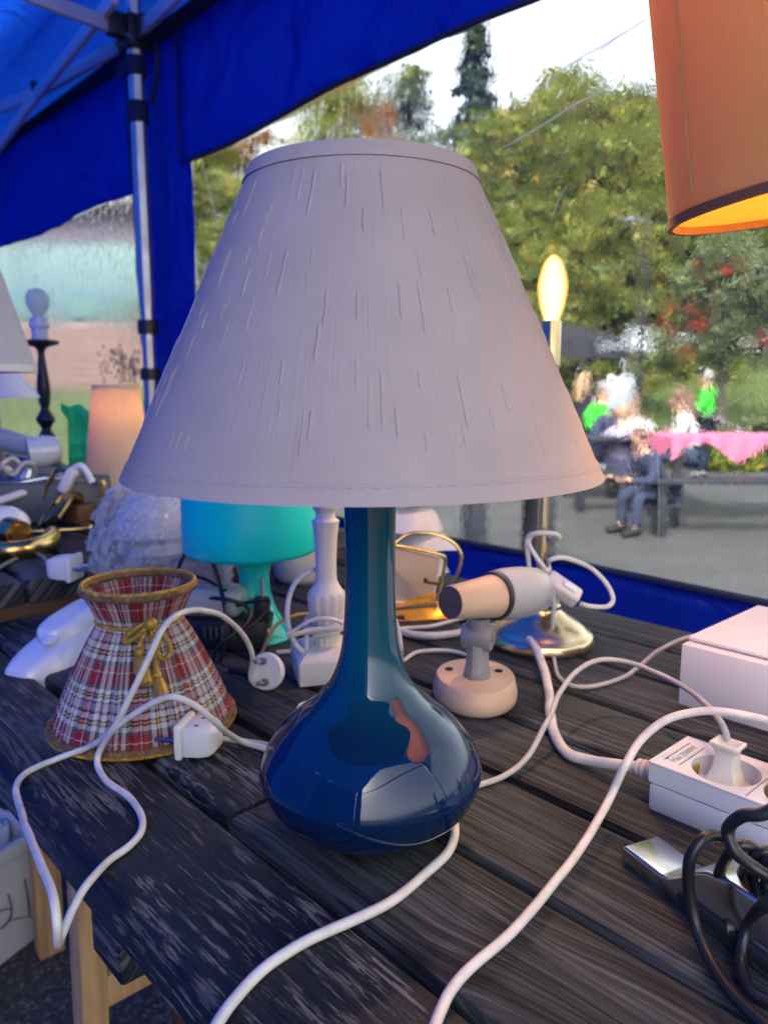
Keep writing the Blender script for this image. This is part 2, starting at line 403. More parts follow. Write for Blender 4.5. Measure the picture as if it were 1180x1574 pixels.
def tarp_relief(m):
    nt = m.node_tree; L = nt.links.new; b = nt.nodes['Principled BSDF']; t = [n for n in nt.nodes if n.type == 'BSDF_TRANSLUCENT'][0]
    tc = N(nt, 'TexCoord'); mp = N(nt, 'Mapping'); mp.inputs['Rotation'].default_value = (0.5, 0.3, 0.4); L(tc.outputs['Object'], mp.inputs[0])
    n1 = N(nt, 'TexNoise', Scale=3.2, Detail=3.0, Distortion=1.5); L(mp.outputs[0], n1.inputs['Vector'])
    b.inputs['Specular IOR Level'].default_value = .6; b.inputs['Roughness'].default_value = .36
    n2 = N(nt, 'TexNoise', Scale=13.0, Detail=3.0, Distortion=0.8); L(mp.outputs[0], n2.inputs['Vector'])
    bp = N(nt, 'Bump', Strength=1.0, Distance=0.05); L(mathn(nt, 'ADD', n1.outputs['Fac'], mathn(nt, 'MULTIPLY', n2.outputs['Fac'], .16)), bp.inputs['Height'])
    L(bp.outputs[0], b.inputs['Normal']); L(bp.outputs[0], t.inputs['Normal'])
tarp_relief(m_tent)
m_darkened = fabric('darkened_tarp', (0.006, 0.030, 0.22), transl=0.22, rough=0.5, trcol=(0.004, 0.060, 0.66), var=0.08, vscale=4)  # tarp made darker for the added panels behind the camera
m_navy = M('navy_webbing', (0.006, 0.012, 0.05), 0.8, var=0.2)
m_clear = clear_plastic()
m_crease_glint, nt, b = newmat('white_crease_glint'); b.inputs['Base Color'].default_value = (.9, .92, .92, 1); b.inputs['Roughness'].default_value = .2  # pale streak colour standing for reflections on the plastic
t_ = N(nt, 'BsdfTransparent'); t_.inputs['Color'].default_value = (1, 1, 1, 1); u_ = N(nt, 'BsdfTranslucent'); u_.inputs['Color'].default_value = (.95, .95, .95, 1)
a_ = N(nt, 'MixShader', Fac=.75); c_ = N(nt, 'MixShader', Fac=.55); nt.links.new(b.outputs[0], a_.inputs[1]); nt.links.new(u_.outputs[0], a_.inputs[2]); nt.links.new(a_.outputs[0], c_.inputs[1]); nt.links.new(t_.outputs[0], c_.inputs[2]); nt.links.new(c_.outputs[0], nt.nodes['Material Output'].inputs['Surface'])

# ================================================================== SETTING: ground
def smooth(a, b, x):
    t = min(1, max(0, (x-a)/(b-a))); return t*t*(3-2*t)
def ground_z(x, y):
    r = sqrt(x*x+y*y)
    z = -0.30*smooth(1.9, 6.0, r)
    d = y - 0.10*x
    if x < 0: z += 1.05*smooth(13.6, 19.0, d) + 1.6*smooth(24, 45, d)
    else:
        k = smooth(0, 4, x); a = 1.05*smooth(13.6, 19.0, d); b = 2.0*smooth(12.2, 21, d)
        z += a*(1-k)+b*k + 1.4*smooth(24, 45, d)
    return z
def m_asphalt():
    m, nt, b = newmat('asphalt'); L = nt.links.new
    tc = N(nt, 'TexCoord')
    n1 = N(nt, 'TexNoise', Scale=1.3, Detail=5.0); L(tc.outputs['Object'], n1.inputs['Vector'])
    n2 = N(nt, 'TexVoronoi', Scale=170.0); L(tc.outputs['Object'], n2.inputs['Vector'])
    n3 = N(nt, 'TexNoise', Scale=330.0, Detail=3.0); L(tc.outputs['Object'], n3.inputs['Vector'])
    r1 = ramp(nt, n2.outputs['Color'], [(0.15, g3(0.030)), (0.72, g3(0.075)), (0.9, g3(0.20))])
    r2 = ramp(nt, n1.outputs['Fac'], [(0.3, g3(0.8)), (0.7, g3(1.3))])
    mx = N(nt, 'Mix', data_type='RGBA', blend_type='MULTIPLY'); mx.inputs[0].default_value = 1
    L(r1.outputs[0], mx.inputs[6]); L(r2.outputs[0], mx.inputs[7]); L(mx.outputs[2], b.inputs['Base Color'])
    b.inputs['Roughness'].default_value = 0.7
    h = mathn(nt, 'ADD', n2.outputs['Distance'], n3.outputs['Fac'])
    bp = N(nt, 'Bump', Strength=0.8, Distance=0.004); L(h, bp.inputs['Height']); L(bp.outputs[0], b.inputs['Normal'])
    return m
def m_grass():
    m, nt, b = newmat('meadow'); L = nt.links.new
    tc = N(nt, 'TexCoord')
    n1 = N(nt, 'TexNoise', Scale=0.7, Detail=6.0); L(tc.outputs['Object'], n1.inputs['Vector'])
    n2 = N(nt, 'TexNoise', Scale=14.0, Detail=6.0, Roughness=0.7); L(tc.outputs['Object'], n2.inputs['Vector'])
    f = mathn(nt, 'ADD', mathn(nt, 'MULTIPLY', n1.outputs['Fac'], 0.5), mathn(nt, 'MULTIPLY', n2.outputs['Fac'], 0.5))
    r = ramp(nt, f, [(0.35, (0.045, 0.075, 0.018)), (0.5, (0.10, 0.15, 0.03)), (0.65, (0.17, 0.20, 0.06))]); L(r.outputs[0], b.inputs['Base Color'])
    b.inputs['Roughness'].default_value = 0.85
    bp = N(nt, 'Bump', Strength=0.8, Distance=0.08); L(n2.outputs['Fac'], bp.inputs['Height']); L(bp.outputs[0], b.inputs['Normal'])
    return m
def sheet(name, mat, x0, x1, ys, nx, lift, cond=None):
    mb = MB(); ny = len(ys)
    xs = [x0+(x1-x0)*i/(nx-1) for i in range(nx)]
    mb.add([(x, y+0.10*x*(1 if cond else 0), ground_z(x, y+0.10*x*(1 if cond else 0))+lift) for y in ys for x in xs],
           [(j*nx+i, j*nx+i+1, (j+1)*nx+i+1, (j+1)*nx+i) for j in range(ny-1) for i in range(nx-1)])
    return tag(mb.build(name, mat, ang=180), kind='structure')
sheet('ground', m_asphalt(), -60, 60, [-40, -20, -10, -6, -4, -3, -2, -1, 0, 1, 2, 3, 4, 5, 6, 8, 10, 11, 12, 13, 14, 16], 121, 0)
sheet('meadow', m_grass(), -90, 90, [12.6, 13, 13.4, 13.8, 14.2, 14.8, 15.4, 16, 17, 18, 19, 20, 22, 24, 27, 30, 35, 40, 50, 80, 200], 181, 0.03, True)
kb = MB()
for k in range(-16, 17):
    x0, x1 = k*1.0, k*1.0+0.98
    a = Vector((x0, 12.55+0.1*x0, ground_z(x0, 12.55+0.1*x0)+0.04)); b_ = Vector((x1, 12.55+0.1*x1, ground_z(x1, 12.55+0.1*x1)+0.04))
    kb.bar(a, b_, 0.14, 0.16)
tag(kb.build('kerb', M('kerb_stone', (0.36, 0.35, 0.33), 0.8, bump=0.4, bscale=40), bevel=0.015), kind='structure')

# ================================================================== building beyond the left window
bl = thing('building', 'long low building with teal panels above a pinkish plank wall, seen through left window', 'building', (-13, 20.5, 0.9))
m_teal = M('teal_panel', (0.13, 0.22, 0.22), 0.3, var=0.12, vscale=1.5)
m_blush = M('pinkish_plank', (0.23, 0.145, 0.12), 0.75, var=0.2, vscale=3, stretch=(0.5, 3, 3))
m_roofp = M('purple_brown_board', (0.13, 0.10, 0.13), 0.7, var=0.25)
MB().box((-13, 22.6, 2.9), (15, 4.0, 5.2)).build('wall', M('render_wall', (0.3, 0.28, 0.26), 0.8), bl)
for k in range(9):
    o = MB().box((-13, 20.55, 1.02+0.19*k), (15.0, 0.06, 0.175)).build('plank', m_blush, bl, bevel=0.01)
for k in range(11):
    MB().box((-19.8+1.36*k, 20.53, 3.72), (1.33, 0.07, 1.85)).build('panel', m_teal, bl, bevel=0.01)
MB().box((-13, 20.50, 3.45), (15.0, 0.05, 0.12)).build('rail', M('blue_rail', (0.10, 0.19, 0.27), 0.4), bl)
for k in range(40):
    MB().box((-20.3+0.375*k, 20.50, 5.05), (0.36, 0.08, 0.75+0.05*random.random())).build('roof_board', m_roofp, bl)
MB().box((-13, 22.3, 5.6), (15.6, 4.6, 0.25)).build('roof', m_roofp, bl, bevel=0.03)

# ================================================================== trees and shrubs
m_bark = M('bark', (0.09, 0.075, 0.06), 0.9, var=0.3, bump=0.5, bscale=30)
G1 = [(0, (0.055, 0.095, 0.012)), (0.4, (0.14, 0.18, 0.022)), (0.75, (0.24, 0.25, 0.028)), (0.93, (0.24, 0.20, 0.03)), (1, (0.34, 0.20, 0.03))]
G2 = [(0, (0.07, 0.11, 0.014)), (0.5, (0.18, 0.22, 0.03)), (0.85, (0.27, 0.26, 0.04)), (1, (0.42, 0.27, 0.04))]
G3 = [(0, (0.30, 0.10, 0.02)), (0.5, (0.42, 0.19, 0.03)), (1, (0.22, 0.19, 0.03))]
G4 = [(0, (0.012, 0.026, 0.014)), (1, (0.045, 0.07, 0.035))]
G5 = [(0, (0.05, 0.075, 0.028)), (0.6, (0.12, 0.155, 0.055)), (1, (0.20, 0.21, 0.08))]
lm = {'green': leafmat('green_leaf', G1), 'yellow': leafmat('yellow_green_leaf', G2), 'orange': leafmat('orange_leaf', G3), 'spruce': leafmat('spruce_needle', G4, 0.1), 'grey': leafmat('grey_green_leaf', G5)}
def leaf_cloud(cent, n_each, spread, size, up=0.5, seed=0, aspect=1.6):
    rng = np.random.RandomState(seed)
    c = np.repeat(np.asarray(cent), n_each, axis=0); n = len(c)
    sp = np.repeat(np.asarray(spread).reshape(-1, 1) if np.ndim(spread) else np.full((len(cent), 1), spread), n_each, axis=0)
    p = c + rng.normal(size=(n, 3))*sp*np.array([1, 1, 0.7])
    a = rng.normal(size=(n, 3)); a /= np.linalg.norm(a, axis=1)[:, None]
    b = rng.normal(size=(n, 3)); b -= a*(a*b).sum(1)[:, None]; b /= np.linalg.norm(b, axis=1)[:, None]
    s = size*(0.6+0.8*rng.rand(n, 1))
    v = np.stack([p-a*s*aspect/2, p+b*s/2, p+a*s*aspect/2, p-b*s/2], axis=1).reshape(-1, 3)
    return v
def quads(name, v, mat, parent, off=(0, 0, 0)):
    n = len(v)//4; me = bpy.data.meshes.new(name)
    me.vertices.add(n*4); me.vertices.foreach_set('co', (v-np.asarray(off)).astype(np.float32).ravel())
    me.loops.add(n*4); me.loops.foreach_set('vertex_index', np.arange(n*4, dtype=np.int32))
    me.polygons.add(n); me.polygons.foreach_set('loop_start', np.arange(0, n*4, 4, dtype=np.int32))
    me.update(calc_edges=True); me.validate()
    me.materials.append(mat); o = bpy.data.objects.new(name, me); COL.objects.link(o)
    if parent is not None: o.parent = parent; WL[o.name] = WL[parent.name]
    return o
def tree(name, label, x, y, h, rad, kind, seed, cat='tree', group='trees beyond the clear window', low=0.22, clumps=90, per=120, leaf=0.10):
    rng = random.Random(seed); z0 = ground_z(x, y)-0.05
    t = thing(name, label, cat, (x, y, z0), group)
    tr = MB(); lean = Vector((rng.uniform(-.05, .05), rng.uniform(-.05, .05), 1))
    P = [Vector((x, y, z0))+lean*(h*f)+Vector((rng.uniform(-.06, .06), rng.uniform(-.06, .06), 0))*h*0.2*f for f in (0, .2, .45, .7, .93)]
    tr.tube(P, [h*.022, h*.018, h*.013, h*.008, h*.003], 8, smooth=3)
    cent = []; spread = []
    for k in range(clumps):
        f = low + (1-low)*(rng.random()**0.85); a = rng.uniform(0, 2*pi)
        prof = sin(pi*min(1, max(0.04, (f-low)/(1-low)*0.86+0.14)))**0.7
        r = rad*prof*sqrt(rng.random())*rng.uniform(0.75, 1.18)
        q = Vector((x+cos(a)*r, y+sin(a)*r, z0+h*f)); cent.append(q); spread.append(rad*rng.uniform(0.10, 0.20))
        if k % 4 == 0:
            b0 = Vector((x, y, z0))+lean*(h*max(0.12, f-0.18)); mid = b0.lerp(q, 0.5)+Vector((0, 0, h*0.02))
            tr.tube([b0, mid, q], [h*.006, h*.004, h*.0015], 5, smooth=2)
    tr.build('trunk', m_bark, t)
    quads('crown', leaf_cloud([tuple(c) for c in cent], per, spread, leaf, seed=seed), lm[kind], t, (x, y, z0))
    return t
def spruce(name, label, x, y, h, rad, seed):
    rng = random.Random(seed); z0 = ground_z(x, y)-0.05
    t = thing(name, label, 'tree', (x, y, z0), 'trees beyond the clear window')
    MB().tube([(x, y, z0), (x, y, z0+h*0.5), (x, y, z0+h*.97)], [h*.018, h*.011, h*.002], 8, smooth=3).build('trunk', m_bark, t)
    cent = []; sp = []
    for k in range(230):
        f = 0.08+0.9*rng.random()**0.8; n = 1
        R = rad*(1-f)**1.05*rng.uniform(0.45, 1.2)+0.04; a = rng.uniform(0, 2*pi)
        for s in (0.3, 0.6, 1.0):
            cent.append((x+cos(a)*R*s, y+sin(a)*R*s, z0+h*f-R*s*0.28)); sp.append(0.06+0.20*(1-f))
    quads('crown', leaf_cloud(cent, 34, sp, 0.13, seed=seed, aspect=2.4), lm['spruce'], t, (x, y, z0))
    return t
def at(px, y): return (px-590)/1205.0*y
def topz(py, y): return CZ+(597-py)*y/1205.0
TREES = [
    ('birch_tree', 'yellow-green birch with thin upper twigs left of the dark spruce', 625, 105, 27, 2.0, 'grey', 60),
    ('birch_tree', 'pale grey-green birch just above the big lampshade', 520, 150, 26, 2.2, 'yellow', 60),
    ('maple_tree', 'small orange maple peeping over the big lampshade top', 585, 175, 22, 1.0, 'orange', 26),
    ('maple_tree', 'orange-red maple beside the right edge of the blue tent post', 398, 190, 24, 1.2, 'orange', 34),
    ('birch_tree', 'bright yellow-green tree in the narrow gap beside the blue tent post', 320, 235, 22, 2.2, 'yellow', 80),
    ('maple_tree', 'broad green maple turning yellow right above the glowing candle bulb', 855, 152, 20, 2.0, 'green', 120),
    ('maple_tree', 'lower bushy green tree against the right slope of the big lampshade', 775, 215, 21, 2.2, 'green', 120),
    ('maple_tree', 'green tree with ochre tips just left of the orange lampshade', 945, 185, 21.5, 2.2, 'green', 120),
    ('aspen_tree', 'thin grey-green tree half covered by the orange lampshade edge', 1015, 165, 25, 2.0, 'grey', 60),
    ('maple_tree', 'dense green tree behind the rowan, below the orange lampshade', 1085, 260, 20, 2.6, 'green', 120),
    ('maple_tree', 'dark green tree at the far right, beyond the rowan', 1190, 235, 21, 2.6, 'grey', 110),
    ('maple_tree', 'low yellow-ochre tree beside the street lamp post', 900, 330, 18.5, 1.5, 'yellow', 80),
    ('maple_tree', 'small yellow-green bush tree right behind the dark gazebo roof', 815, 380, 19, 1.8, 'green', 90),
]
for k, (nm, lb, px, py, y, rad, kind, cl) in enumerate(TREES):
    x = at(px, y); tree(nm, lb, x, y, topz(py, y)-ground_z(x, y), rad, kind, 40+k, clumps=cl, per=110, leaf=0.085+0.002*y, low=0.14 if px < 900 else 0.24)
x = at(722, 30); spruce('spruce_tree', 'tall dark pointed spruce against the pale sky', x, 30, topz(36, 30)-ground_z(x, 30), 2.5, 5)
x = at(560, 34); tree('birch_tree', 'wide pale birch farthest behind the lampshade top', x, 34, topz(195, 34)-ground_z(x, 34), 3.4, 'grey', 77, clumps=70)
# rowan with berries
x = at(1110, 14.5)
rw = tree('rowan_tree', 'rowan with clusters of red berries below the orange lampshade', x, 14.5, topz(385, 14.5)-ground_z(x, 14.5), 1.25, 'grey', 91, clumps=70, per=70, leaf=0.09, low=0.46, group=None)
rng = np.random.RandomState(3); bb = MB()
for k in range(70):
    a, f = rng.uniform(0, 2*pi), rng.uniform(.48, .98); r = 1.25*sin(pi*min(1, f*0.8+.1))*rng.uniform(.5, 1.05)
    c = Vector((x+cos(a)*r, 14.5+sin(a)*r, ground_z(x, 14.5)+f*(topz(385, 14.5)-ground_z(x, 14.5))))
    for j in range(9): bb.ball(c+Vector(rng.normal(size=3)*0.05), 0.022, 6)
tag(bb.build('berries', M('red_berry', (0.30, 0.025, 0.010), 0.35), rw), kind='stuff')
for k, (px, y, hgt, rad, kind) in enumerate([(1010, 13.2, .55, 0.5, 'green'), (1075, 19, .9, 1.0, 'yellow'), (1120, 12.7, .5, .55, 'green'), (1182, 12.9, .8, .6, 'grey'), (945, 16.5, 1.3, .8, 'green'), (870, 17.5, 1.5, 1.2, 'green')]):
    x = at(px, y)
    tree('shrub', ['low green shrub at the foot of the street lamp', 'yellowish shrub up the grass bank behind the green-shirted standing person', 'dark green shrub behind the pink tablecloth', 'grey-green shrub at the right edge of the grass bank', 'rounded green shrub behind the white sign', 'green shrub behind the gazebo posts'][k], x, y, hgt, rad, kind, 200+k, cat='shrub', group='shrubs on the grass bank', low=0.05, clumps=45, per=80, leaf=0.07)
# tall grass on the bank
rg = np.random.RandomState(11); cs = []
for k in range(9000):
    x_ = rg.uniform(-11, 12); y_ = 13.2+0.1*x_+rg.uniform(0, 1)**1.5*9; cs.append((x_, y_, ground_z(x_, y_)+0.13))
cs = np.array(cs); nb = len(cs)
d = rg.normal(size=(nb, 3))*np.array([.12, .12, 0]); w = np.stack([rg.uniform(.008, .02, nb), np.zeros(nb), np.zeros(nb)], 1); hgt = np.stack([np.zeros(nb), np.zeros(nb), rg.uniform(.10, .28, nb)], 1)
gv = np.stack([cs-hgt-w, cs-hgt+w, cs+hgt+d+w*.3, cs+hgt+d-w*.3], 1).reshape(-1, 3)
gr = quads('tall_grass', gv, leafmat('grass_blade', [(0, (0.06, 0.10, 0.02)), (.6, (0.16, 0.20, 0.05)), (1, (0.28, 0.27, 0.10))]), None)
tag(gr, 'long pale green grass on the bank', 'grass', kind='stuff')

# ================================================================== street lamp, gazebo, sign
y = 15.2; x = at(980, y); g0 = ground_z(x, y)
sp = thing('street_lamp', 'thin dark street lamp post in front of the trees', 'street lamp', (x, y, g0))
zt = topz(352, y)
MB().tube([(x, y, g0-.1), (x, y, zt)], [0.055, 0.04], 10, smooth=1).build('pole', m_dark, sp)
MB().bar((x+0.06, y, zt), (x-0.42, y, zt+0.04), 0.12, 0.07).build('lamp_head', M('lamp_head_grey', (0.12, 0.13, 0.14), 0.4), sp, bevel=0.02)
y = 12.0; gx = at(835, y); gz = ground_z(gx, y)
gz_ = thing('gazebo', 'dark grey pop-up gazebo with white lettering on its valance', 'gazebo', (gx, y, gz))
m_gz = M('charcoal_canvas', (0.016, 0.016, 0.020), 0.7, var=0.2)
zv0, zv1, zp = topz(552, y), topz(522, y), topz(478, y); hw = at(963, y)-gx
cs_ = [(gx-hw, y, zv1), (gx+hw, y, zv1), (gx+hw, y+2.6, zv1), (gx-hw, y+2.6, zv1)]
MB().add(cs_+[(gx, y+1.3, zp)], [(0, 1, 4), (1, 2, 4), (2, 3, 4), (3, 0, 4)]).build('roof', m_gz, gz_, flat=True)
vm = MB()
vm.grid(lambda s, t: Vector((gx-hw+2*hw*s, y-0.01+0.015*sin(s*40), zv1-(zv1-zv0)*t)), 60, 3)
vm.grid(lambda s, t: Vector((gx+hw+0.01, y+2.6*s, zv1-(zv1-zv0)*t)), 20, 3)
vm.build('valance', m_gz, gz_, solid=0.004)
for (px_, py_) in ((gx-hw+.05, y+.05), (gx+hw-.05, y+.05), (gx+hw-.05, y+2.5), (gx-hw+.05, y+2.5)):
    MB().box((px_, py_, (gz-.1+zv1)/2), (0.035, 0.035, zv1-gz+.1)).build('pole', m_alu, gz_)
m_print = M('white_print', (0.30, 0.32, 0.36), 0.6)
def text(body, size, parent, loc, rot, mat, name='lettering', extrude=0.0006, align='CENTER'):
    cu = bpy.data.curves.new(name, 'FONT'); cu.body = body; cu.size = size; cu.extrude = extrude; cu.align_x = align; cu.align_y = 'CENTER'
    tmp = bpy.data.objects.new(name, cu); COL.objects.link(tmp)
    bpy.context.view_layer.update()
    me = bpy.data.meshes.new_from_object(tmp.evaluated_get(bpy.context.evaluated_depsgraph_get()))
    bpy.data.objects.remove(tmp)
    me.transform(Matrix.Translation(loc-WL[parent.name]) @ rot.to_4x4()); me.materials.clear(); me.materials.append(mat)
    o = bpy.data.objects.new(name, me); COL.objects.link(o); o.parent = parent; WL[o.name] = WL[parent.name]; return o
text('(NWC)', 0.20, gz_, Vector((at(948, y)-0.02, y-0.06, (zv0+zv1)/2+0.02)), Matrix.Rotation(pi/2, 3, 'X'), m_print, extrude=0.004)
y = 9.6; x = at(953, y)
sg = thing('signboard', 'blank white signboard on a thin post behind the seated group', 'sign', (x, y, ground_z(x, y)))
MB().box((x, y, topz(605, y)), (0.30, 0.03, 0.44)).build('board', m_print, sg, bevel=0.01)
MB().box((x, y+0.03, (topz(640, y)+ground_z(x, y))/2), (0.035, 0.02, topz(640, y)-ground_z(x, y)+0.1)).build('post', m_alu, sg)

# ================================================================== benches and tables outside
m_btab = M('dark_stained_wood', (0.022, 0.024, 0.032), 0.5, var=0.3, vscale=6, stretch=(3, 3, 3))
def out_table(name, label, x0, x1, y, ztop, depth, leg=0.09, group='dark tables outside the tent', cat='table', plank=4):
    gzz = ground_z((x0+x1)/2, y); t = thing(name, label, cat, ((x0+x1)/2, y, gzz), group)
    pw = depth/plank
    for k in range(plank): MB().box(((x0+x1)/2, y+pw*(k+.5), ztop-0.02), (x1-x0, pw-.012, 0.04)).build('plank', m_btab, t, bevel=.004)
    for xx in (x0+.12, x1-.12):
        for yy in (y+.07, y+depth-.07): MB().box((xx, yy, (gzz-.03+ztop-.04)/2), (leg, leg*.8, ztop-.04-gzz+.03)).build('leg', m_btab, t, bevel=.004)
        MB().box((xx, y+depth/2, ztop-.085), (leg*.6, depth-.05, .09)).build('rail', m_btab, t)
    return t
out_table('picnic_table', 'dark wooden table outside whose thick legs show under the big lampshade', at(712, 5.0), at(878, 5.0), 5.0, 0.46, 0.7, leg=0.105)
out_table('picnic_table', 'dark table at which the group of people sits', at(880, 8.7), at(1030, 8.7), 8.7, 0.47, 0.75, leg=0.06)
tp = out_table('picnic_table', 'dark table half covered by a pink cloth', at(1032, 7.3), at(1330, 7.3), 7.3, 0.555, 0.8, leg=0.08)
out_table('bench', 'low dark bench in front of the pink cloth table', at(1010, 6.75), at(1300, 6.75), 6.75, 0.22, 0.28, leg=0.07, plank=2, cat='bench', group='dark benches outside the tent')
out_table('bench', 'low dark bench in front of the people left of the pink cloth', at(885, 8.1), at(1005, 8.1), 8.1, 0.16, 0.28, leg=0.06, plank=2, cat='bench', group='dark benches outside the tent')
# pink cloth: top and hanging corners
x0, x1, yc, zc = at(1036, 7.24), at(1330, 7.24), 7.24, 0.563
pc = MB()
pc.grid(lambda s, t: Vector((x0+(x1-x0)*s, yc+0.86*t, zc+0.004*sin(s*30)*cos(t*9))), 50, 10)
def hang(s, t):
    drop = 0.05+0.20*max(0, 1-abs((s-0.36)/0.16)) + 0.17*max(0, 1-s/0.10) + 0.2*max(0, 1-abs((s-.85)/.12))
    return Vector((x0+(x1-x0)*s, yc-0.012-0.02*sin(s*60)*t, zc-drop*t))
pc.grid(hang, 120, 8)
pc.grid(lambda s, t: Vector((x0-0.01, yc+0.86*s, zc-(0.1+0.1*sin(s*5)**2)*t)), 12, 5)
tag(pc.build('tablecloth', fabric('pink_crochet', (0.72, 0.20, 0.33), transl=0.25, var=0.25, vscale=120), solid=0.004), 'bright pink cloth draped over the dark table outside', 'tablecloth')

# ================================================================== people outside
m_skin = M('skin', (0.48, 0.27, 0.19), 0.55, var=0.1)
def skinmesh(name, nodes, edges, mat, parent, sub=1):
    me = bpy.data.meshes.new(name); keys = list(nodes); ix = {k: i for i, k in enumerate(keys)}
    me.from_pydata([nodes[k][0] for k in keys], [(ix[a], ix[b]) for a, b in edges], [])
    o = bpy.data.objects.new(name, me); COL.objects.link(o)
    md = o.modifiers.new('skin', 'SKIN'); md.use_smooth_shade = True
    for i, k in enumerate(keys):
        r = nodes[k][1]; r = r if isinstance(r, tuple) else (r, r); me.skin_vertices[0].data[i].radius = r
        me.skin_vertices[0].data[i].use_root = (i == 0)
    o.modifiers.new('sub', 'SUBSURF').levels = sub
    bpy.context.view_layer.update()
    m2 = bpy.data.meshes.new_from_object(o.evaluated_get(bpy.context.evaluated_depsgraph_get()))
    bpy.data.objects.remove(o); m2.materials.clear(); m2.materials.append(mat); m2.shade_smooth()
    o = bpy.data.objects.new(name, m2); COL.objects.link(o); o.parent = parent; return o
def person(label, x, y, yaw, pose, top, bottom, hair, long_hair=False, scale=1.0, z=None, hold=None, lean=0.0):
    g = ground_z(x, y) if z is None else z
    t = thing('person', label, 'person', (x, y, g), 'people outside the tent'); t.rotation_euler = (0, 0, yaw); t.scale = (scale,)*3
    n = {}
    if pose == 'stand':
        P, K, A = 0.92, 0.49, 0.08
        legs = {s: [(s*.09, 0, P-.03), (s*.11, .03, K), (s*.11, -.02, A), (s*.12, .14, .035)] for s in (-1, 1)}
        py_ = 0
    else:
        P = 0.47
        legs = {s: [(s*.09, .02, P), (s*.13, .43, P+.02), (s*.13, .44, .09), (s*.14, .58, .035)] for s in (-1, 1)}
    dy = lean
    ch = (0, dy*.55, P+.34); nk = (0, dy*.9, P+.54); hd = (0, dy*1.0+.02, P+.66); tp_ = (0, dy*1.02+.03, P+.78)
    n['pelvis'] = ((0, 0, P), (.15, .11)); n['waist'] = ((0, dy*.25, P+.17), (.13, .10)); n['chest'] = (ch, (.15, .11)); n['base'] = ((0, dy*.8, P+.47), (.07, .065))
    n['neck'] = (nk, .05); n['head'] = (hd, (.075, .088)); n['top'] = (tp_, (.065, .075))
    E = [('pelvis', 'waist'), ('waist', 'chest'), ('chest', 'base'), ('base', 'neck'), ('neck', 'head'), ('head', 'top')]
    arms = {}
    for s in (-1, 1):
        sh = Vector((s*.19, dy*.75, P+.43)); k = 'LR'[s > 0]
        if pose == 'stand' and hold is None: el = sh+Vector((s*.05, -.02, -.28)); ha = el+Vector((-s*.02, .10, -.24))
        elif pose == 'stand': el = sh+Vector((s*.06, .10, -.25)); ha = el+Vector((-s*.10, .20, -.05))
        else: el = sh+Vector((s*.07, .10, -.26)); ha = el+Vector((-s*.08, .24, .03))
        n['sh'+k] = (sh, .062); n['el'+k] = (el, .043); n['wr'+k] = (ha, .028)
        d = (ha-el).normalized(); n['pm'+k] = (ha+d*.06, (.036, .02))
        E += [('base', 'sh'+k), ('sh'+k, 'el'+k), ('el'+k, 'wr'+k), ('wr'+k, 'pm'+k)]
        side = d.cross(Vector((0, 0, 1))).normalized()
        for i, (o_, l) in enumerate(((-.03, .07), (-.01, .085), (.01, .08), (.03, .06))):
            n['f%d%s' % (i, k)] = (ha+d*(.09)+side*o_, .010); n['g%d%s' % (i, k)] = (ha+d*(.09+l)+side*o_*1.2-Vector((0, 0, .025)), .008)
            E += [('pm'+k, 'f%d%s' % (i, k)), ('f%d%s' % (i, k), 'g%d%s' % (i, k))]
        n['th'+k] = (ha+d*.05-side*s*.06, .011); E.append(('wr'+k, 'th'+k))
        L_ = legs[s]; rr = (.085, .062, .042, .035)
        for i in range(4): n['l%d%s' % (i, k)] = (L_[i], rr[i])
        E += [('pelvis', 'l0'+k), ('l0'+k, 'l1'+k), ('l1'+k, 'l2'+k), ('l2'+k, 'l3'+k)]
    skinmesh('body', n, E, m_skin, t)
    big = lambda k, f: (n[k][0], tuple(q*f+.012 for q in n[k][1]) if isinstance(n[k][1], tuple) else n[k][1]*f+.012)
    sk = ['pelvis', 'waist', 'chest', 'base', 'shL', 'shR', 'elL', 'elR', 'wrL', 'wrR']
    sn = {k: big(k, 1.12) for k in sk}
    skinmesh('top', sn, [e for e in E if e[0] in sk and e[1] in sk], top, t)
    tk = ['pelvis'] + ['l%d%s' % (i, k) for i in range(3) for k in 'LR']
    skinmesh('trousers', {k: big(k, 1.12) for k in tk}, [e for e in E if e[0] in tk and e[1] in tk], bottom, t)
    for k in 'LR':
        a, b_ = Vector(n['l2'+k][0]), Vector(n['l3'+k][0])
        WL[t.name] = Vector((0, 0, 0)); MB().tube([a+Vector((0, -.05, -.02)), (a+b_)/2+Vector((0, 0, 0)), b_+Vector((0, .05, .005))], [.05, .055, .04], 8, smooth=3).build('shoe', m_dark, t)
    hb = MB().ball(Vector(hd)+Vector((0, -.022, .05)), .092, 14, (0.92, 1.05, 1.15))
    if long_hair: hb.tube([Vector(hd)+Vector((0, -.06, .06)), Vector(hd)+Vector((0, -.11, -.08)), Vector(hd)+Vector((0, -.14, -.32))], [.10, .10, .05], 10, smooth=3)
    hb.build('hair', hair, t)
    for s in (-1, 1): MB().ball(Vector(hd)+Vector((s*.032, .087, .03)), .010, 6).build('eye', m_dark, t)
    MB().ball(Vector(hd)+Vector((0, .098, -.005)), .018, 8, (.8, 1.2, 1.3)).build('nose', m_skin, t)
    return t
mt = {k: M(k+'_cloth', c, 0.85, var=0.15, vscale=6) for k, c in dict(black=(.014, .014, .018), navy=(.03, .035, .075), green=(.045, .50, .03), white=(.42, .41, .39), jeans=(.03, .042, .085), lilac=(.25, .22, .32)).items()}
mh = {k: M(k+'_hair', c, 0.6, var=0.3, vscale=40) for k, c in dict(blond=(.33, .21, .11), brown=(.14, .08, .045), grey=(.22, .20, .19), ginger=(.36, .13, .05)).items()}
def seat_z(y_): return -0.16
def pp(px, y_): return at(px, y_), y_
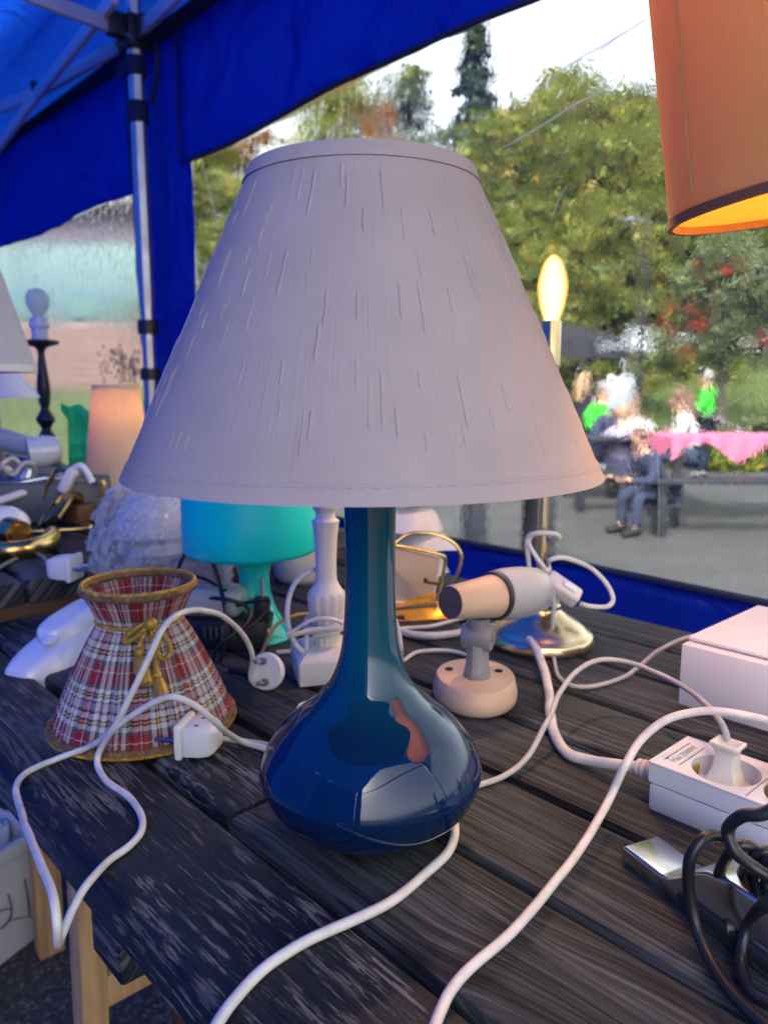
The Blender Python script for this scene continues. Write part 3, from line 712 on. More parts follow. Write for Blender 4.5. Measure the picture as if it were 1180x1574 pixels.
x, y = pp(899, 11.0); person('standing person in a black jacket with light brown hair beside the gazebo edge', x, y, radians(-60), 'stand', mt['black'], mt['black'], mh['blond'], True, 0.90)
x, y = pp(927, 10.6); person('person in a green top with grey hair, partly hidden behind the seated group', x, y, radians(200), 'sit', mt['green'], mt['jeans'], mh['grey'], scale=1.0, z=-.16)
x, y = pp(938, 9.8); person('ginger-haired seated person in a navy jacket leaning forward', x, y, radians(190), 'sit', mt['navy'], mt['jeans'], mh['ginger'], lean=.10, scale=.95, z=-.25)
x, y = pp(958, 9.0); person('seated person in lilac with blond hair in front of the white sign', x, y, radians(-20), 'sit', mt['lilac'], mt['navy'], mh['blond'], lean=.08, scale=0.88, z=-.30)
x, y = pp(979, 9.7); person('seated person in a white top with brown hair right of the white sign', x, y, radians(150), 'sit', mt['white'], mt['navy'], mh['brown'], lean=.1, scale=0.93, z=-.27)
x, y = pp(1070, 8.6); person('long-haired seated person in a white top behind the pink cloth', x, y, radians(75), 'sit', mt['white'], mt['jeans'], mh['brown'], True, lean=.16, scale=0.95, z=-.18)
x, y = pp(1086, 11.6); pg = person('standing person in a bright green shirt holding a stick', x, y, radians(70), 'stand', mt['green'], mt['black'], mh['grey'], hold=1, scale=0.92)
st = MB().tube([(x-.42, y-.25, .80), (x+.62, y-.35, .32)], [.013, .013], 8, smooth=1).build('stick', m_alu)
tag(st, 'thin pale stick held by the green-shirted standing person', 'stick')
x, y = pp(1025, 7.05); person('seated person in navy jacket and jeans at the corner of the pink cloth', x, y, radians(110), 'sit', mt['navy'], mt['jeans'], mh['brown'], lean=.34, scale=0.78, z=-.30)

# ================================================================== THE TENT
RV, RZ, VB, ZR = -0.2, 2.62, -1.35, 2.12
U0, U1, VW, ZE, ZT, ZB = -0.75, 3.7, 1.0, 1.885, 1.575, 0.755
def Upl(px, py, u):
    r = ray(px, py); k = u/(r.x*DU.x+r.y*DU.y); return Vector((0, 0, CZ)) + r*k
tent = thing('market_tent', 'blue pop-up market tent with clear plastic windows over the lamp tables', 'tent', UV(2.0, 1.0, 0))
def nz(x, y, s=1.0): return noise.noise(Vector((x*s, y*s, 3.7)))
def wrinkle(u, z, amp=0.012):
    return amp*(1.2*nz(u*1.1+z*1.6, z*0.8-u*0.5, 2.2) + 0.55*nz(u*1.5-z*2.2, u+z*0.6, 5.5) + 0.22*nz(u*3, z*5, 7))
def wall(name, u0, u1, z0f, z1f, mat, dv=0.0, amp=0.012, nu=90, nv=26, solid=0.0012):
    def fn(s, t):
        u = u0+(u1-u0)*s; a, b_ = z0f(u), z1f(u); z = a+(b_-a)*t
        return UV(u, VW+dv+wrinkle(u, z, amp), z)
    return MB().grid(fn, nu, nv).build(name, mat, tent, solid=solid, ang=180)
hem = lambda u: ZT-0.008+0.020*max(0, 1.8-max(u, -.2))*(1.0 if u < 1.8 else 0)+0.006*sin(u*7)+0.004*nz(u, 1, 6)
wall('valance_panel', U0, 1.86, hem, lambda u: ZE+.012, m_tent, 0.0, 0.016)
wall('valance_panel', 2.07, U1, lambda u: 1.545+0.006*sin(u*6)+0.004*nz(u, 2, 7), lambda u: ZE+.012, m_tent, 0.0, 0.016)
wall('column_panel', 1.80, 2.13, lambda u: 0.02, lambda u: ZE, m_tent, 0.006, 0.010, 24, 60)
wall('lower_panel', U0, 1.82, lambda u: 0.02, lambda u: ZB, m_tent, 0.0, 0.008)
wall('lower_panel', 2.11, U1, lambda u: 0.02, lambda u: ZB, m_tent, 0.0, 0.008)
def band(name, pts, w, mat, d=0.004):
    mb = MB(); pts = [Vector(p) for p in pts]
    mb.tube(pts, w, 6, flat=d/w, smooth=3); return mb.build(name, mat, tent)
hm = lambda u0, u1, f, dv: [UV(u0+(u1-u0)*k/14, VW+dv+wrinkle(u0+(u1-u0)*k/14, f(u0+(u1-u0)*k/14), .012), f(u0+(u1-u0)*k/14)) for k in range(15)]
band('hem', hm(U0, 1.80, hem, -.004), 0.006, m_navy, .006)
band('hem', hm(U0, 1.80, lambda u: ZB, -.006), 0.008, m_navy, .005)
band('eave_band', [UV(u, VW-.014, ZE-.006) for u in (U0, 0, 1, 2, 3, U1)], 0.030, m_navy, .006)
for u_, za, zb in ((1.815, 1.58, 1.875), (1.55, 2.2, 2.2)):
    if za < 2: band('seam', [UV(u_, VW-.018+wrinkle(u_, z, .012), z) for z in (za, za+.1, za+.2, zb)], 0.0022, m_navy, .003)
# clear windows
def window(u0, u1, z0, z1):
    mb = MB(); nu, nv = 70, 26
    f = lambda sgn: (lambda s, t: UV(u0+(u1-u0)*s, VW+0.034+0.006*nz(u0+(u1-u0)*s, t, 2.5)+sgn*0.0004, z0(u0+(u1-u0)*s)+(z1(u0+(u1-u0)*s)-z0(u0+(u1-u0)*s))*t))
    mb.grid(f(-1), nu, nv); mb.grid(f(1), nu, nv)
    def rim(i, j): return j*nu+i
    o = nu*nv
    per = [(i, 0) for i in range(nu)] + [(nu-1, j) for j in range(1, nv)] + [(i, nv-1) for i in range(nu-2, -1, -1)] + [(0, j) for j in range(nv-2, 0, -1)]
    for k in range(len(per)):
        a, b_ = rim(*per[k]), rim(*per[(k+1) % len(per)])
        mb.f.append((a, b_, o+b_, o+a))
    return mb.build('clear_window', m_clear, tent, ang=180)
WIN = [window(U0, 1.88, lambda u: ZB-.04, lambda u: hem(u)+.05), window(2.05, U1, lambda u: ZB-.04, lambda u: 1.60)]
# creases in the plastic, the shine along them put in as white strips
def crease_glint(pts, r, v=VW-.003, name='crease_glint'):
    MB().tube([V(px, py, v) for px, py in pts], r, 5, flat=.35, smooth=5).build(name, m_crease_glint, tent)
crease_glint([(770, 228), (800, 212), (845, 185), (880, 162), (910, 148), (960, 128), (1000, 108)], [.0008, .0018, .002, .0018, .001, .0008, .0005])
crease_glint([(832, 132), (860, 110), (900, 84), (940, 62), (992, 30)], [.0005, .002, .0035, .004, .003])
crease_glint([(905, 85), (930, 72), (958, 48)], [.0006, .003, .0006])
crease_glint([(308, 248), (318, 275), (326, 310), (334, 350)], [.001, .0016, .0016, .0008])
crease_glint([(580, 138), (588, 160), (592, 190)], [.0004, .0012, .0005]); crease_glint([(537, 128), (536, 165), (535, 204)], [.0003, .0009, .0004])
crease_glint([(700, 760), (702, 790), (704, 815)], [.0003, .0006, .0003]); crease_glint([(960, 600), (975, 625), (990, 650)], [.0004, .0012, .0004]); crease_glint([(955, 690), (968, 722), (980, 760)], [.0004, .001, .0004])
crease_glint([(1010, 690), (1012, 760), (1011, 830)], [.0003, .0005, .0003]); crease_glint([(845, 345), (855, 315), (870, 285)], [.0003, .0008, .0003]); crease_glint([(1040, 480), (1090, 455), (1140, 450)], [.0003, .0007, .0003]); crease_glint([(1095, 640), (1130, 615), (1178, 600)], [.0003, .0008, .0003])
# small rings whose amber colour stands for orange glints of a warm bulb
rg = np.random.RandomState(5); m_glint = M('amber_glint', (0.95, 0.55, 0.16), 0.15, var=0.1)
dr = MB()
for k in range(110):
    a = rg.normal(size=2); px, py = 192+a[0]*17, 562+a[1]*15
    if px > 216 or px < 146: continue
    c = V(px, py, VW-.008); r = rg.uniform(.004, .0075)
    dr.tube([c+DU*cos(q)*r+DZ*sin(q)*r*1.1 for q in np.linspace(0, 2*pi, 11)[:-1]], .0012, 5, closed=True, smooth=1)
tag(dr.build('glint_rings', m_glint, tent), kind='stuff')
# roof
roof = MB()
def roof_at(s, t):
    k = min(1, t/.16); q = max(0, (t-.16)/.84)
    return UV(U0+(U1-U0)*s, VW+.03-.13*k+(RV-(VW-.10))*q, ZE+(ZR-ZE)*k+(RZ-ZR)*q+0.016*nz(s*9, t*4, 2)*min(1, t*6))
roof.grid(roof_at, 90, 40)
roof.build('roof', m_tent, tent, ang=180)
MB().grid(lambda s, t: UV(U0+(U1-U0)*s, RV+(VB-RV)*t, RZ+(ZR-RZ)*t+0.02*nz(s*6, t*3+5, 2)), 60, 20).build('roof', m_tent, tent, ang=180)
MB().add([UV(U1, VW, ZR), UV(U1, RV, RZ), UV(U1, VB, ZR), UV(U1, VW, 0.02), UV(U1, VB, .02)], [(0, 1, 2), (0, 2, 4, 3)]).build('unseen_end_panel', m_tent, tent)
MB().grid(lambda s, t: UV(.7+(U1-.7)*s, VB+.03*nz(s*5, t*3, 2), .02+(ZR-.02)*t), 40, 12).build('added_back_panel', m_tent, tent, ang=180)  # unseen panel added to throw blue light from the left
MB().grid(lambda s, t: UV(U0+(.7-U0)*s, VB+.02*nz(s*5, t*3, 2), .02+(ZR-.02)*t), 24, 12).build('added_back_panel', m_darkened, tent, ang=180)  # unseen dark panel added to dim light and reflections from behind
MB().grid(lambda s, t: UV(U0-.02+.02*nz(s*4, t*3, 2), VB+(-1.05-VB)*s, .02+(ZR+.38*s-.02)*t), 20, 12).build('unseen_end_panel', m_darkened, tent, ang=180)  # unseen dark panel added to block part of the open near end
# roof seam rope, leg, bracket, truss
r0, r1 = UV(2.62, VW-.0, ZE+.0), UV(2.62, RV, RZ)
rn = DU.cross((UV(0, RV, RZ)-UV(0, VW-.10, ZR)).normalized())
seam_pts = []
for px, py in ((-40, 185), (0, 131), (32, 92), (62, 55), (98, 12), (125, -20)):
    r_ = ray(px, py); k_ = (UV(0, VW-.10, ZR)-Vector((0, 0, CZ))).dot(rn)/r_.dot(rn); seam_pts.append((Vector((0, 0, CZ))+r_*k_*.985))
band('roof_seam', seam_pts, .006, m_navy, .006)
PV = 0.955
pb = V(207, 60, PV); pu = pb.dot(DU)
pole = MB()
pole.tube([UV(pu, PV, 0.0), UV(pu, PV, 1.25)], .0185, 8, smooth=1); pole.build('pole', m_alu, tent)
MB().tube([UV(pu, PV, 1.23), UV(pu, PV, 2.05)], .0215, 8, smooth=1).build('pole_sleeve', m_alu, tent)
MB().tube([UV(pu, PV, 0.0), UV(pu, PV, .012)], .05, 12, smooth=1).build('foot', m_dark, tent)
zb = pb.z
br = MB(); br.box(UV(pu, PV, zb+.01), (.07, .06, .075), FRAME); br.box(UV(pu+.045, PV, zb+.01), (.045, .032, .055), FRAME); br.box(UV(pu-.045, PV, zb+.01), (.045, .032, .055), FRAME); br.box(UV(pu, PV-.045, zb+.02), (.032, .05, .055), FRAME)
br.build('bracket', m_dark, tent, bevel=.004)
for du, dz in ((-.03, -.02), (.03, -.02), (.045, .03), (-.045, .03)):
    MB().disc(UV(pu+du, PV-.034, zb+.01+dz), .007, -DV, 10, .008).build('bolt', m_steel, tent)
def clampb(px, py, h, r=.026, m=None):
    c = V(px, py, PV); MB().tube([UV(pu, PV, c.z-h/2), UV(pu, PV, c.z+h/2)], r, 12, smooth=1).build('strap', m or m_navy, tent)
clampb(211, 102, .045); clampb(215, 172, .05); clampb(237, 502, .036, .027, m_dark); clampb(240, 575, .03, .026, m_dark)
MB().box(V(186, 106, PV+.01), (.05, .004, .045), FRAME).build('strap', m_navy, tent)
for pts in ([(234, 50), (243, 85), (240, 120), (233, 160)], [(196, 125), (197, 175), (200, 230), (203, 290)]):
    MB().tube([V(px, py, PV+.015) for px, py in pts], .007, 6, flat=.4).build('strap', m_navy, tent)
m_truss = M('painted_truss', (0.50, 0.51, 0.53), 0.45, 0.3, var=0.08)
def truss(a, b_, w=.015, h=.034): MB().bar(a, b_, w, h).build('truss_bar', m_truss, tent, bevel=.002)
truss(V(192, 66, PV), V(62, 140, PV)); truss(V(62, 140, PV), V(-60, 192, PV))
truss(V(178, -6, PV-.08), V(57, 146, PV-.055)); truss(V(57, 146, PV-.055), V(-60, 306, PV-.03))
truss(V(219, 44, PV), V(330, -66, PV-.07))
truss(Upl(182, 44, pu), Upl(-20, -34, pu))
MB().disc(V(60, 142, PV-.035), .014, -DV, 10, .012).build('bolt', m_dark, tent)
MB().bar(V(52, 126, PV-.03), V(54, 140, PV-.03), .016, .016).build('hook', m_dark, tent)
for u_, v_ in ((3.6, VB+.05), (-.70, VB+.05), (-.70, .95), (3.6, .95)):
    MB().tube([UV(u_, v_, 0), UV(u_, v_, 1.9)], .02, 8, smooth=1).build('pole', m_alu, tent)
MB().bar(UV(-.70, PV, ZE-.02), UV(-.70, VB+.05, ZE-.02), .012, .026).build('truss_bar', m_alu, tent)
MB().bar(UV(.28, PV, ZE+.02), UV(.28, VB+.05, ZE+.02), .012, .026).build('truss_bar', m_alu, tent)
xbar = UV(.28, 0, ZE+.02)

# ================================================================== TABLES
tb = thing('wooden_table', 'black weathered plank table holding the blue lamp', 'table', UV(.3, .48, 0))
VE = [.146, .232, .3195, .407, .489, .573, .658, .743, .823]
def plank(v0, v1, u0, u1, zt, th, mat, parent, drop=0.0):
    mb = MB(); gap = .0034; nu = max(4, int((u1-u0)/.03)); prof = []
    a, b_ = v0+gap, v1-gap; r = .0035
    w = b_-a
    prof = [(a, -th), (a, -r*1.6), (a+r*.4, -r*.5), (a+r*1.6, 0), (a+w*.25, .0004), (a+w*.5, .0008), (a+w*.75, .0004), (b_-r*1.6, 0), (b_-r*.4, -r*.5), (b_, -r*1.6), (b_, -th)]
    n = len(prof); sd_ = random.random()*50; tilt = random.uniform(-.0008, .0008)
    for i in range(nu+1):
        u = u0+(u1-u0)*i/nu
        for v, z in prof:
            e_ = .0011*nz(u*9+sd_, v*2, 1) if abs(v-(a+b_)/2) > w*.35 else 0
            mb.v.append(UV(u, v+(e_ if v < (a+b_)/2 else -e_), zt+z+tilt*(v-(a+b_)/2)/w*2-(.0015 if i in (0, nu) and z > -.004 else 0)-drop))
    for i in range(nu):
        for k in range(n):
            l = (k+1) % n; mb.f.append((i*n+k, i*n+l, (i+1)*n+l, (i+1)*n+k))
    mb.f.append(tuple(range(n))); mb.f.append(tuple(nu*n+k for k in reversed(range(n))))
    return mb.build('plank', mat, parent, ang=35)
for k in range(8):
    v0, v1 = VE[k], VE[k+1]
    segs = [(-.62, .404), (.4085, .948)] if k == 1 else ([(-.62, .948)])
    for a, b_ in segs:
        o = plank(v0, v1, a, b_, TZ, .03, m_plank_p if (k == 0 or k == 1 and a > 0) else m_plank_w, tb)
        if k == 0: o['label'] = 'outer plank with flaking black paint'
def beam(u0, u1, v0, v1, z0, z1, mat, parent, name, bevel=.003):
    return MB().box(UV((u0+u1)/2, (v0+v1)/2, (z0+z1)/2), (abs(u1-u0), v1-v0, z1-z0), FRAME).build(name, mat, parent, bevel=bevel)
q = V(166, 1405, .165); bu = q.dot(DU)
beam(bu-.022, bu+.022, .162, .81, .665, .7185, m_plank_p, tb, 'cross_beam')
beam(-.3, -.255, .162, .81, .665, .7185, m_plank_p, tb, 'cross_beam'); beam(.86, .90, .162, .81, .665, .7185, m_plank_p, tb, 'cross_beam')
beam(-.6, .94, .77, .80, .64, .7185, m_plank_p, tb, 'apron')
def leg_line(a, b_, w, h, parent, name='leg', mat=None): return MB().bar(a, b_, w, h, up=DU).build(name, mat or m_pine, parent, bevel=.003)
# trestle seen under the left edge
ls = Upl(120, 1335, .82); v1_ = ls.dot(DV)
pa, pb2 = Upl(128, 1290, .82), Upl(141, 1574, .82); dd = (pb2-pa).normalized()
ga = pa + dd*((0-pa.z)/dd.z); ta = pa + dd*((.715-pa.z)/dd.z)
leg_line(ta, ga, .031, .034, tb)
vB = ga.dot(DV)
leg_line(UV(.82, 1.0-ta.dot(DV)-.02, .715), UV(.82, 1.02-vB, 0), .031, .034, tb)
sz = Upl(160, 1515, .82).z
beam(.806, .834, vB+.02, 1.0-vB, sz-.02, sz+.02, m_pine, tb, 'stretcher')
lc = T(292, 1560, .30)
leg_line(UV(lc.dot(DU), lc.dot(DV), .66), UV(lc.dot(DU), lc.dot(DV)+.02, 0), .05, .034, tb, mat=m_pined)
leg_line(UV(-.28, .25, .665), UV(-.28, .17, 0), .045, .034, tb); leg_line(UV(-.28, .72, .665), UV(-.28, .80, 0), .045, .034, tb)
T2Z = .792
tb2 = thing('wooden_table', 'second black plank table, slightly higher, piled with brass lamps at the left', 'table', UV(1.6, .5, 0))
ve2 = [.205, .292, .378, .465, .55, .635, .72, .805]
for k in range(7): plank(ve2[k], ve2[k+1], .955, 2.6, T2Z, .028, m_plank_p, tb2)
beam(.962, .982, .22, .79, T2Z-.075, T2Z-.0285, m_pined, tb2, 'apron')
f = T(78, 1462, 0.0); fu, fv = f.dot(DU), f.dot(DV)
leg_line(UV(fu-.02, fv, .76), UV(fu, fv, 0), .045, .03, tb2)
leg_line(UV(fu-.02, .74, .76), UV(fu, .74, 0), .045, .03, tb2); leg_line(UV(2.5, .28, .76), UV(2.5, .28, 0), .045, .03, tb2); leg_line(UV(2.5, .74, .76), UV(2.5, .74, 0), .045, .03, tb2)
lb2 = T(110, 1490, 0.1)

# white tub under the tables
cb = T(60, 1440, 0); bx = thing('storage_tub', 'white plastic tub with black marker scribble, holding clear bags, under the table edge', 'tub', cb)
zr = D(58, 1272, cb.y).z
dirx = (T(0, 1487, 0)-cb); dirx.z = 0; dirx.normalize(); diry = Vector((-dirx.y, dirx.x, 0)); diry = diry if diry.y > 0 else -diry
WB = .52; DB = .36
m_tub = M('white_tub', (0.70, 0.71, 0.72), 0.4, var=0.04)
def tub(l, w, h, z, th, nm, mt_):
    mb = MB(); rings = []
    for (gx_, zz) in ((0, 0), (.012, h), (-th+.012, h), (-th, .004)):
        rings.append([cb+dirx*(-gx_ if a == 0 else l+gx_)+diry*(-gx_ if b_ == 0 else w+gx_)+DZ*(z+zz) for a, b_ in ((0, 0), (1, 0), (1, 1), (0, 1))])
    vs = [p for r in rings for p in r]; fs = []
    for i in range(3):
        for k in range(4): fs.append((i*4+k, i*4+(k+1) % 4, i*4+4+(k+1) % 4, i*4+4+k))
    fs += [(0, 1, 2, 3), (12, 13, 14, 15)]
    mb.add(vs, fs); return mb.build(nm, mt_, bx, bevel=.006)
tub(WB, DB, zr, .002, .004, 'tub_body', m_tub)
rb = MB()
rp = [cb+dirx*a+diry*b_+DZ*(zr-.012) for a, b_ in ((-.016, -.016), (WB+.016, -.016), (WB+.016, DB+.016), (-.016, DB+.016))]
for k in range(4): rb.bar(rp[k], rp[(k+1) % 4], .012, .03)
rb.build('rim', m_tub, bx, bevel=.003)
m_bagp = M('clear_bag', (0.62, 0.66, 0.68), 0.15, var=0.2, vscale=9, bump=0.8, bscale=25, bdist=.02)
for k in range(2):
    c = cb+dirx*(.06+.11*k)+diry*(.10+.05*(k % 2))+DZ*(zr-.02)
    g = MB().ball(c, .075, 20, (1, .9, .6)); 
    for p in g.v: p += Vector((nz(p.x*40, p.y*40), nz(p.y*40, p.z*40), nz(p.z*40, p.x*40)))*.03
    tag(g.build('plastic_bag', m_bagp), ['crumpled clear plastic bag in the right corner of the white tub', 'clear plastic bag farther left in the white tub'][k], 'bag', 'clear bags in the tub')
m_ink = M('black_marker', (0.01, 0.01, 0.012), 0.6)
def mark(pts, r=.0028):
    out = []
    for px, py in pts:
        r_ = ray(px, py); nrm = diry; k = ((cb-Vector((0, 0, CZ))).dot(nrm)-.010)/r_.dot(nrm); out.append(Vector((0, 0, CZ))+r_*k)
    MB().tube(out, r, 6, flat=.3).build('marker_line', m_ink, bx)
mark([(38, 1352), (43, 1380), (46, 1408)]); mark([(13, 1375), (18, 1395), (16, 1412), (6, 1425), (-4, 1430)]); mark([(-2, 1402), (8, 1398), (18, 1396)], .002); mark([(16, 1415), (34, 1411), (54, 1409)], .0016)

# ================================================================== MAIN LAMP
LB = Vector((-0.008, 0.437, TZ))
lamp = thing('table_lamp', 'glossy blue glass table lamp with pale ribbed fabric shade, foremost on the black table', 'lamp', LB)
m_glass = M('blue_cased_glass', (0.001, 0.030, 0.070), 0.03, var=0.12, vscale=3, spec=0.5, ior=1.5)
def glass_tint(m):                          # base colour runs from teal at the neck to navy in the bowl
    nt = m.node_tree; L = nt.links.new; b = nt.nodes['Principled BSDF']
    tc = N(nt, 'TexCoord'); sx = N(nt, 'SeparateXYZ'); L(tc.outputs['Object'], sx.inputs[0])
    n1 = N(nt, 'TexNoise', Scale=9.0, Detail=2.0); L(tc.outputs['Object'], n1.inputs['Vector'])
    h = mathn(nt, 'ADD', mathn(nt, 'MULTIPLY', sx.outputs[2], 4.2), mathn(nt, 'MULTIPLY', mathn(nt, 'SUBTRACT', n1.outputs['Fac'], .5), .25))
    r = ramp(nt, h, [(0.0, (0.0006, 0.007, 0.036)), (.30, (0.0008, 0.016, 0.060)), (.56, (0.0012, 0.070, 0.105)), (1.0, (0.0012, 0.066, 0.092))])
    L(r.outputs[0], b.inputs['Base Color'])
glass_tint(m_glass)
rows = [(1180, 169), (1165, 167), (1150, 161), (1135, 152), (1115, 135), (1095, 112), (1079, 92), (1060, 74), (1045, 62), (1020, 51), (991, 44), (955, 40.5), (910, 38.5), (850, 38.5), (800, 39.5), (750, 40.5)]
pr = profile(LB, rows)
zw, rw_ = pr[0][1], pr[0][0]
low = [(0, .001), (.020, .001), (.024, .002), (.026, .004), (.029, .006), (rw_*.70, zw*.36), (rw_*.86, zw*.56), (rw_*.95, zw*.76)]
P2, _ = spline([Vector((r, 0, z)) for r, z in low[4:]+pr], 1, 4)
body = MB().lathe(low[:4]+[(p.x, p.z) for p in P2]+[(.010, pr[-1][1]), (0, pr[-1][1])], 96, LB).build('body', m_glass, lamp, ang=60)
SB, STz = 0.974, 1.1325; RB, RTp = .1305, .0595; SC = Vector((-.0115, .437, 0))
m_shade = fabric('slub_fabric', (0.46, 0.385, 0.36), transl=0.2, ribs=.9, rscale=620, rdist=.0004, trcol=(.55, .48, .42))
sh = MB(); np_ = 26
prof = [(RB+(RTp-RB)*k/np_, SB+(STz-SB)*k/np_) for k in range(np_+1)]
sh.lathe(prof+[(RTp-.0012, STz), (RTp-.0012-.0, STz-.001)]+[(r-.0012, z) for r, z in reversed(prof)], 144, SC)
shade = sh.build('shade', m_shade, lamp, ang=60)
m_trim = fabric('shade_trim', (0.41, 0.345, 0.325), transl=.1, ribs=.5, rscale=90)
def ringband(r0, z0, r1, z1, th, nm, parent, mat, c=SC, n=120):
    return MB().lathe([(r0-.0004, z0), (r0+th, z0+.0002), (r0+th+(r1-r0)*.5, z0+(z1-z0)*.5), (r1+th, z1-.0002), (r1-.0004, z1)], n, c).build(nm, mat, parent, ang=45)
fr = lambda z: RB+(RTp-RB)*(z-SB)/(STz-SB)
ringband(fr(SB)+.0003, SB-.0012, fr(SB+.0078), SB+.0078, .0007, 'bottom_trim', lamp, m_trim)
ringband(fr(STz-.0075), STz-.0075, fr(STz), STz+.0006, .0007, 'top_trim', lamp, m_trim)
rg = random.Random(4); sl_ = MB()
for k in range(235):
    a = 2*pi*((k*.61803) % 1)+rg.uniform(-.05, .05); z0 = SB+.012+(STz-SB-.034)*((k*.7548776+rg.uniform(-.12, .12)) % 1); l = rg.choice([.010, .016, .022, .03]); w = rg.uniform(.0008, .0012)
    z1 = min(z0+l, STz-.009); pts = []
    for i in range(5):
        z = z0+(z1-z0)*i/4; r = fr(z)-.0005; aa = a+.0016*sin(i*1.7+k)
        pts.append(SC+Vector((r*cos(aa), r*sin(aa), z)))
    sl_.tube(pts, [w*.2, w, w*.8, w, w*.2], 5, smooth=2)
tag(sl_.build('slub_threads', m_shade, lamp), kind='stuff')
st_ = MB()
for zz in (SB+.0065,):
    for k in range(150):
        a = 2*pi*k/150; r = fr(zz)+.0013; p = SC+Vector((r*cos(a), r*sin(a), zz)); t = Vector((-sin(a), cos(a), 0))*.0012
        st_.tube([p-t, p+t], .00013, 4, smooth=1)
tag(st_.build('stitches', m_trim, lamp), kind='stuff')
MB().lathe([(.006, pr[-1][1]-.004), (.013, pr[-1][1]-.004), (.013, pr[-1][1]+.03), (0, pr[-1][1]+.03)], 24, LB).build('socket', m_brass, lamp)
MB().ball(LB+Vector((0, 0, .335)), .028, 20, (1, 1, 1.15)).build('bulb', M('opal_bulb', (.8, .8, .78), .2), lamp)
spd = MB()
for k in range(3):
    a = .4+2*pi*k/3; spd.tube([LB+Vector((0, 0, .378)), SC+Vector(((RTp-.002)*cos(a), (RTp-.002)*sin(a), STz-.004))], .001, 6, smooth=1)
spd.build('spider', m_steel, lamp)
def cord(name, pts, r, mat, parent, n=10, flat=1.0):
    P, _ = spline([Vector(p) for p in pts], r, 6)
    for p in P: p += Vector((nz(p.x*33, p.y*33, 1), nz(p.y*33+9, p.x*33, 1), 0.35*abs(nz(p.x*40, p.y*40+5, 1))))*.0013
    return MB().tube(P, r, n, flat=flat, smooth=1).build(name, mat, parent)
cord('cord', [C(640, 1250), C(684, 1252), C(697, 1272), C(688, 1308), C(655, 1343), C(600, 1386), C(540, 1416), C(478, 1443), C(428, 1474), C(388, 1508), C(352, 1548), C(325, 1590), C(300, 1640), C(285, 1700)], .0028, m_cord, lamp)

# ================================================================== plugs
m_pin = M('plug_pin', (0.55, 0.55, 0.55), 0.2, 1.0)
def plug_flat(parent, c, d, up, name='plug', s=1.0):
    """two-pin plug: pins point along d, flange then box body behind it"""
    d = Vector(d).normalized(); up = (Vector(up)-d*Vector(up).dot(d)).normalized(); sd_ = d.cross(up)
    m = Matrix((d, sd_, up)).transposed().to_4x4(); c = Vector(c)
    b = MB().box(c, (.006*s, .030*s, .027*s), m)
    q = [(-.003, .0265, .0235), (-.015, .0255, .023), (-.023, .0235, .021), (-.027, .016, .015)]
    vs = []
    for x, w, h in q:
        for sy, sz_ in ((-1, -1), (1, -1), (1, 1), (-1, 1)): vs.append(c+m.to_3x3() @ Vector((x*s, sy*w/2*s, sz_*h/2*s)))
    fs = [(i*4+k, i*4+(k+1) % 4, i*4+4+(k+1) % 4, i*4+4+k) for i in range(3) for k in range(4)]+[(0, 1, 2, 3), (12, 13, 14, 15)]
    b.add(vs, fs); body_ = b.build(name, m_white, parent, bevel=.0022*s)
    pn = []
    for k in (-1, 1):
        a = c+sd_*k*.0095*s+d*.003*s; MB().tube([a, a+d*.016*s], .0019*s, 8, smooth=1).build('pin', m_pin, body_)
    for yy, zz in ((-.007, .006), (.007, .006)):
        MB().disc(c-d*.012*s+up*.0112*s+sd_*yy*s, .0019*s, up, 10, .0008).build('screw_recess', M_rec, body_)
    rb_ = MB()
    for k in range(5): rb_.bar(c+d*(-.008-.0025*k)*s+up*.0112*s-sd_*.004*s, c+d*(-.008-.0025*k)*s+up*.0112*s+sd_*.004*s, .0008, .0006)
    tag(rb_.build('grip_ribs', m_white, body_), kind='stuff')
    return body_
M_rec = M('grey_recess', (0.16, 0.16, 0.16), 0.6)
def V0(px, py, y): return D(px, py, y)

# cable with both ends near the tartan shade
ph = C(298, 1132, .0145)
wc = thing('white_cable', 'white cable ending in a square-bodied two-pin plug lying beside the tartan shade', 'cable', ph)
plug_flat(wc, ph+Vector((-.007, .002, 0)), Vector((-1, .16, 0)), DZ, s=1.0)
cord('cord', [ph+Vector((.014, -.003, 0)), C(345, 1136, .008), C(385, 1141, .004), C(425, 1148), C(480, 1160), C(560, 1185), C(640, 1205), C(700, 1215), C(738, 1206), C(772, 1194), C(800, 1174, .006), C(825, 1140, .014), C(845, 1100, .024), C(866, 1056, .034), C(892, 1027, .040), C(925, 1014, .042), C(970, 1020, .042), C(1010, 1035, .043), C(1050, 1056, .045), C(1085, 1083, .056), C(1104, 1106, .059), C(1114, 1124, .056), C(1118, 1142, .047)], .0021, m_cordg, wc)

# cable with round plug and hanging loop
pg_ = C(410, 1032, .016)
rc = thing('white_cable', 'white cable with round two-pin plug, its loop hanging over the table edge', 'cable', pg_)
dirp = Vector((-.35, -.92, .28)).normalized()
am = axis_mat(dirp)
pl = MB().lathe([(0, -.012), (.011, -.012), (.0155, -.006), (.0172, -.001), (.0172, .002), (.0160, .0035), (.0, .0035)], 32, pg_, am).build('plug', m_white, rc, ang=50)
sdv = dirp.cross(Vector((-.25, 0, 1))).normalized(); upv = sdv.cross(dirp).normalized()
for k in (-1, 1):
    a = pg_+upv*k*.0095+dirp*.0035
    MB().tube([a, a+dirp*.005], .0034, 10, smooth=1).build('pin_collar', M_rec, pl); MB().tube([a, a+dirp*.015], .0021, 10, smooth=1).build('pin', m_pin, pl)
MB().box(pg_+dirp*.0035, (.006, .012, .001), Matrix((sdv, upv, dirp)).transposed().to_4x4()).build('face_relief', m_white, pl)
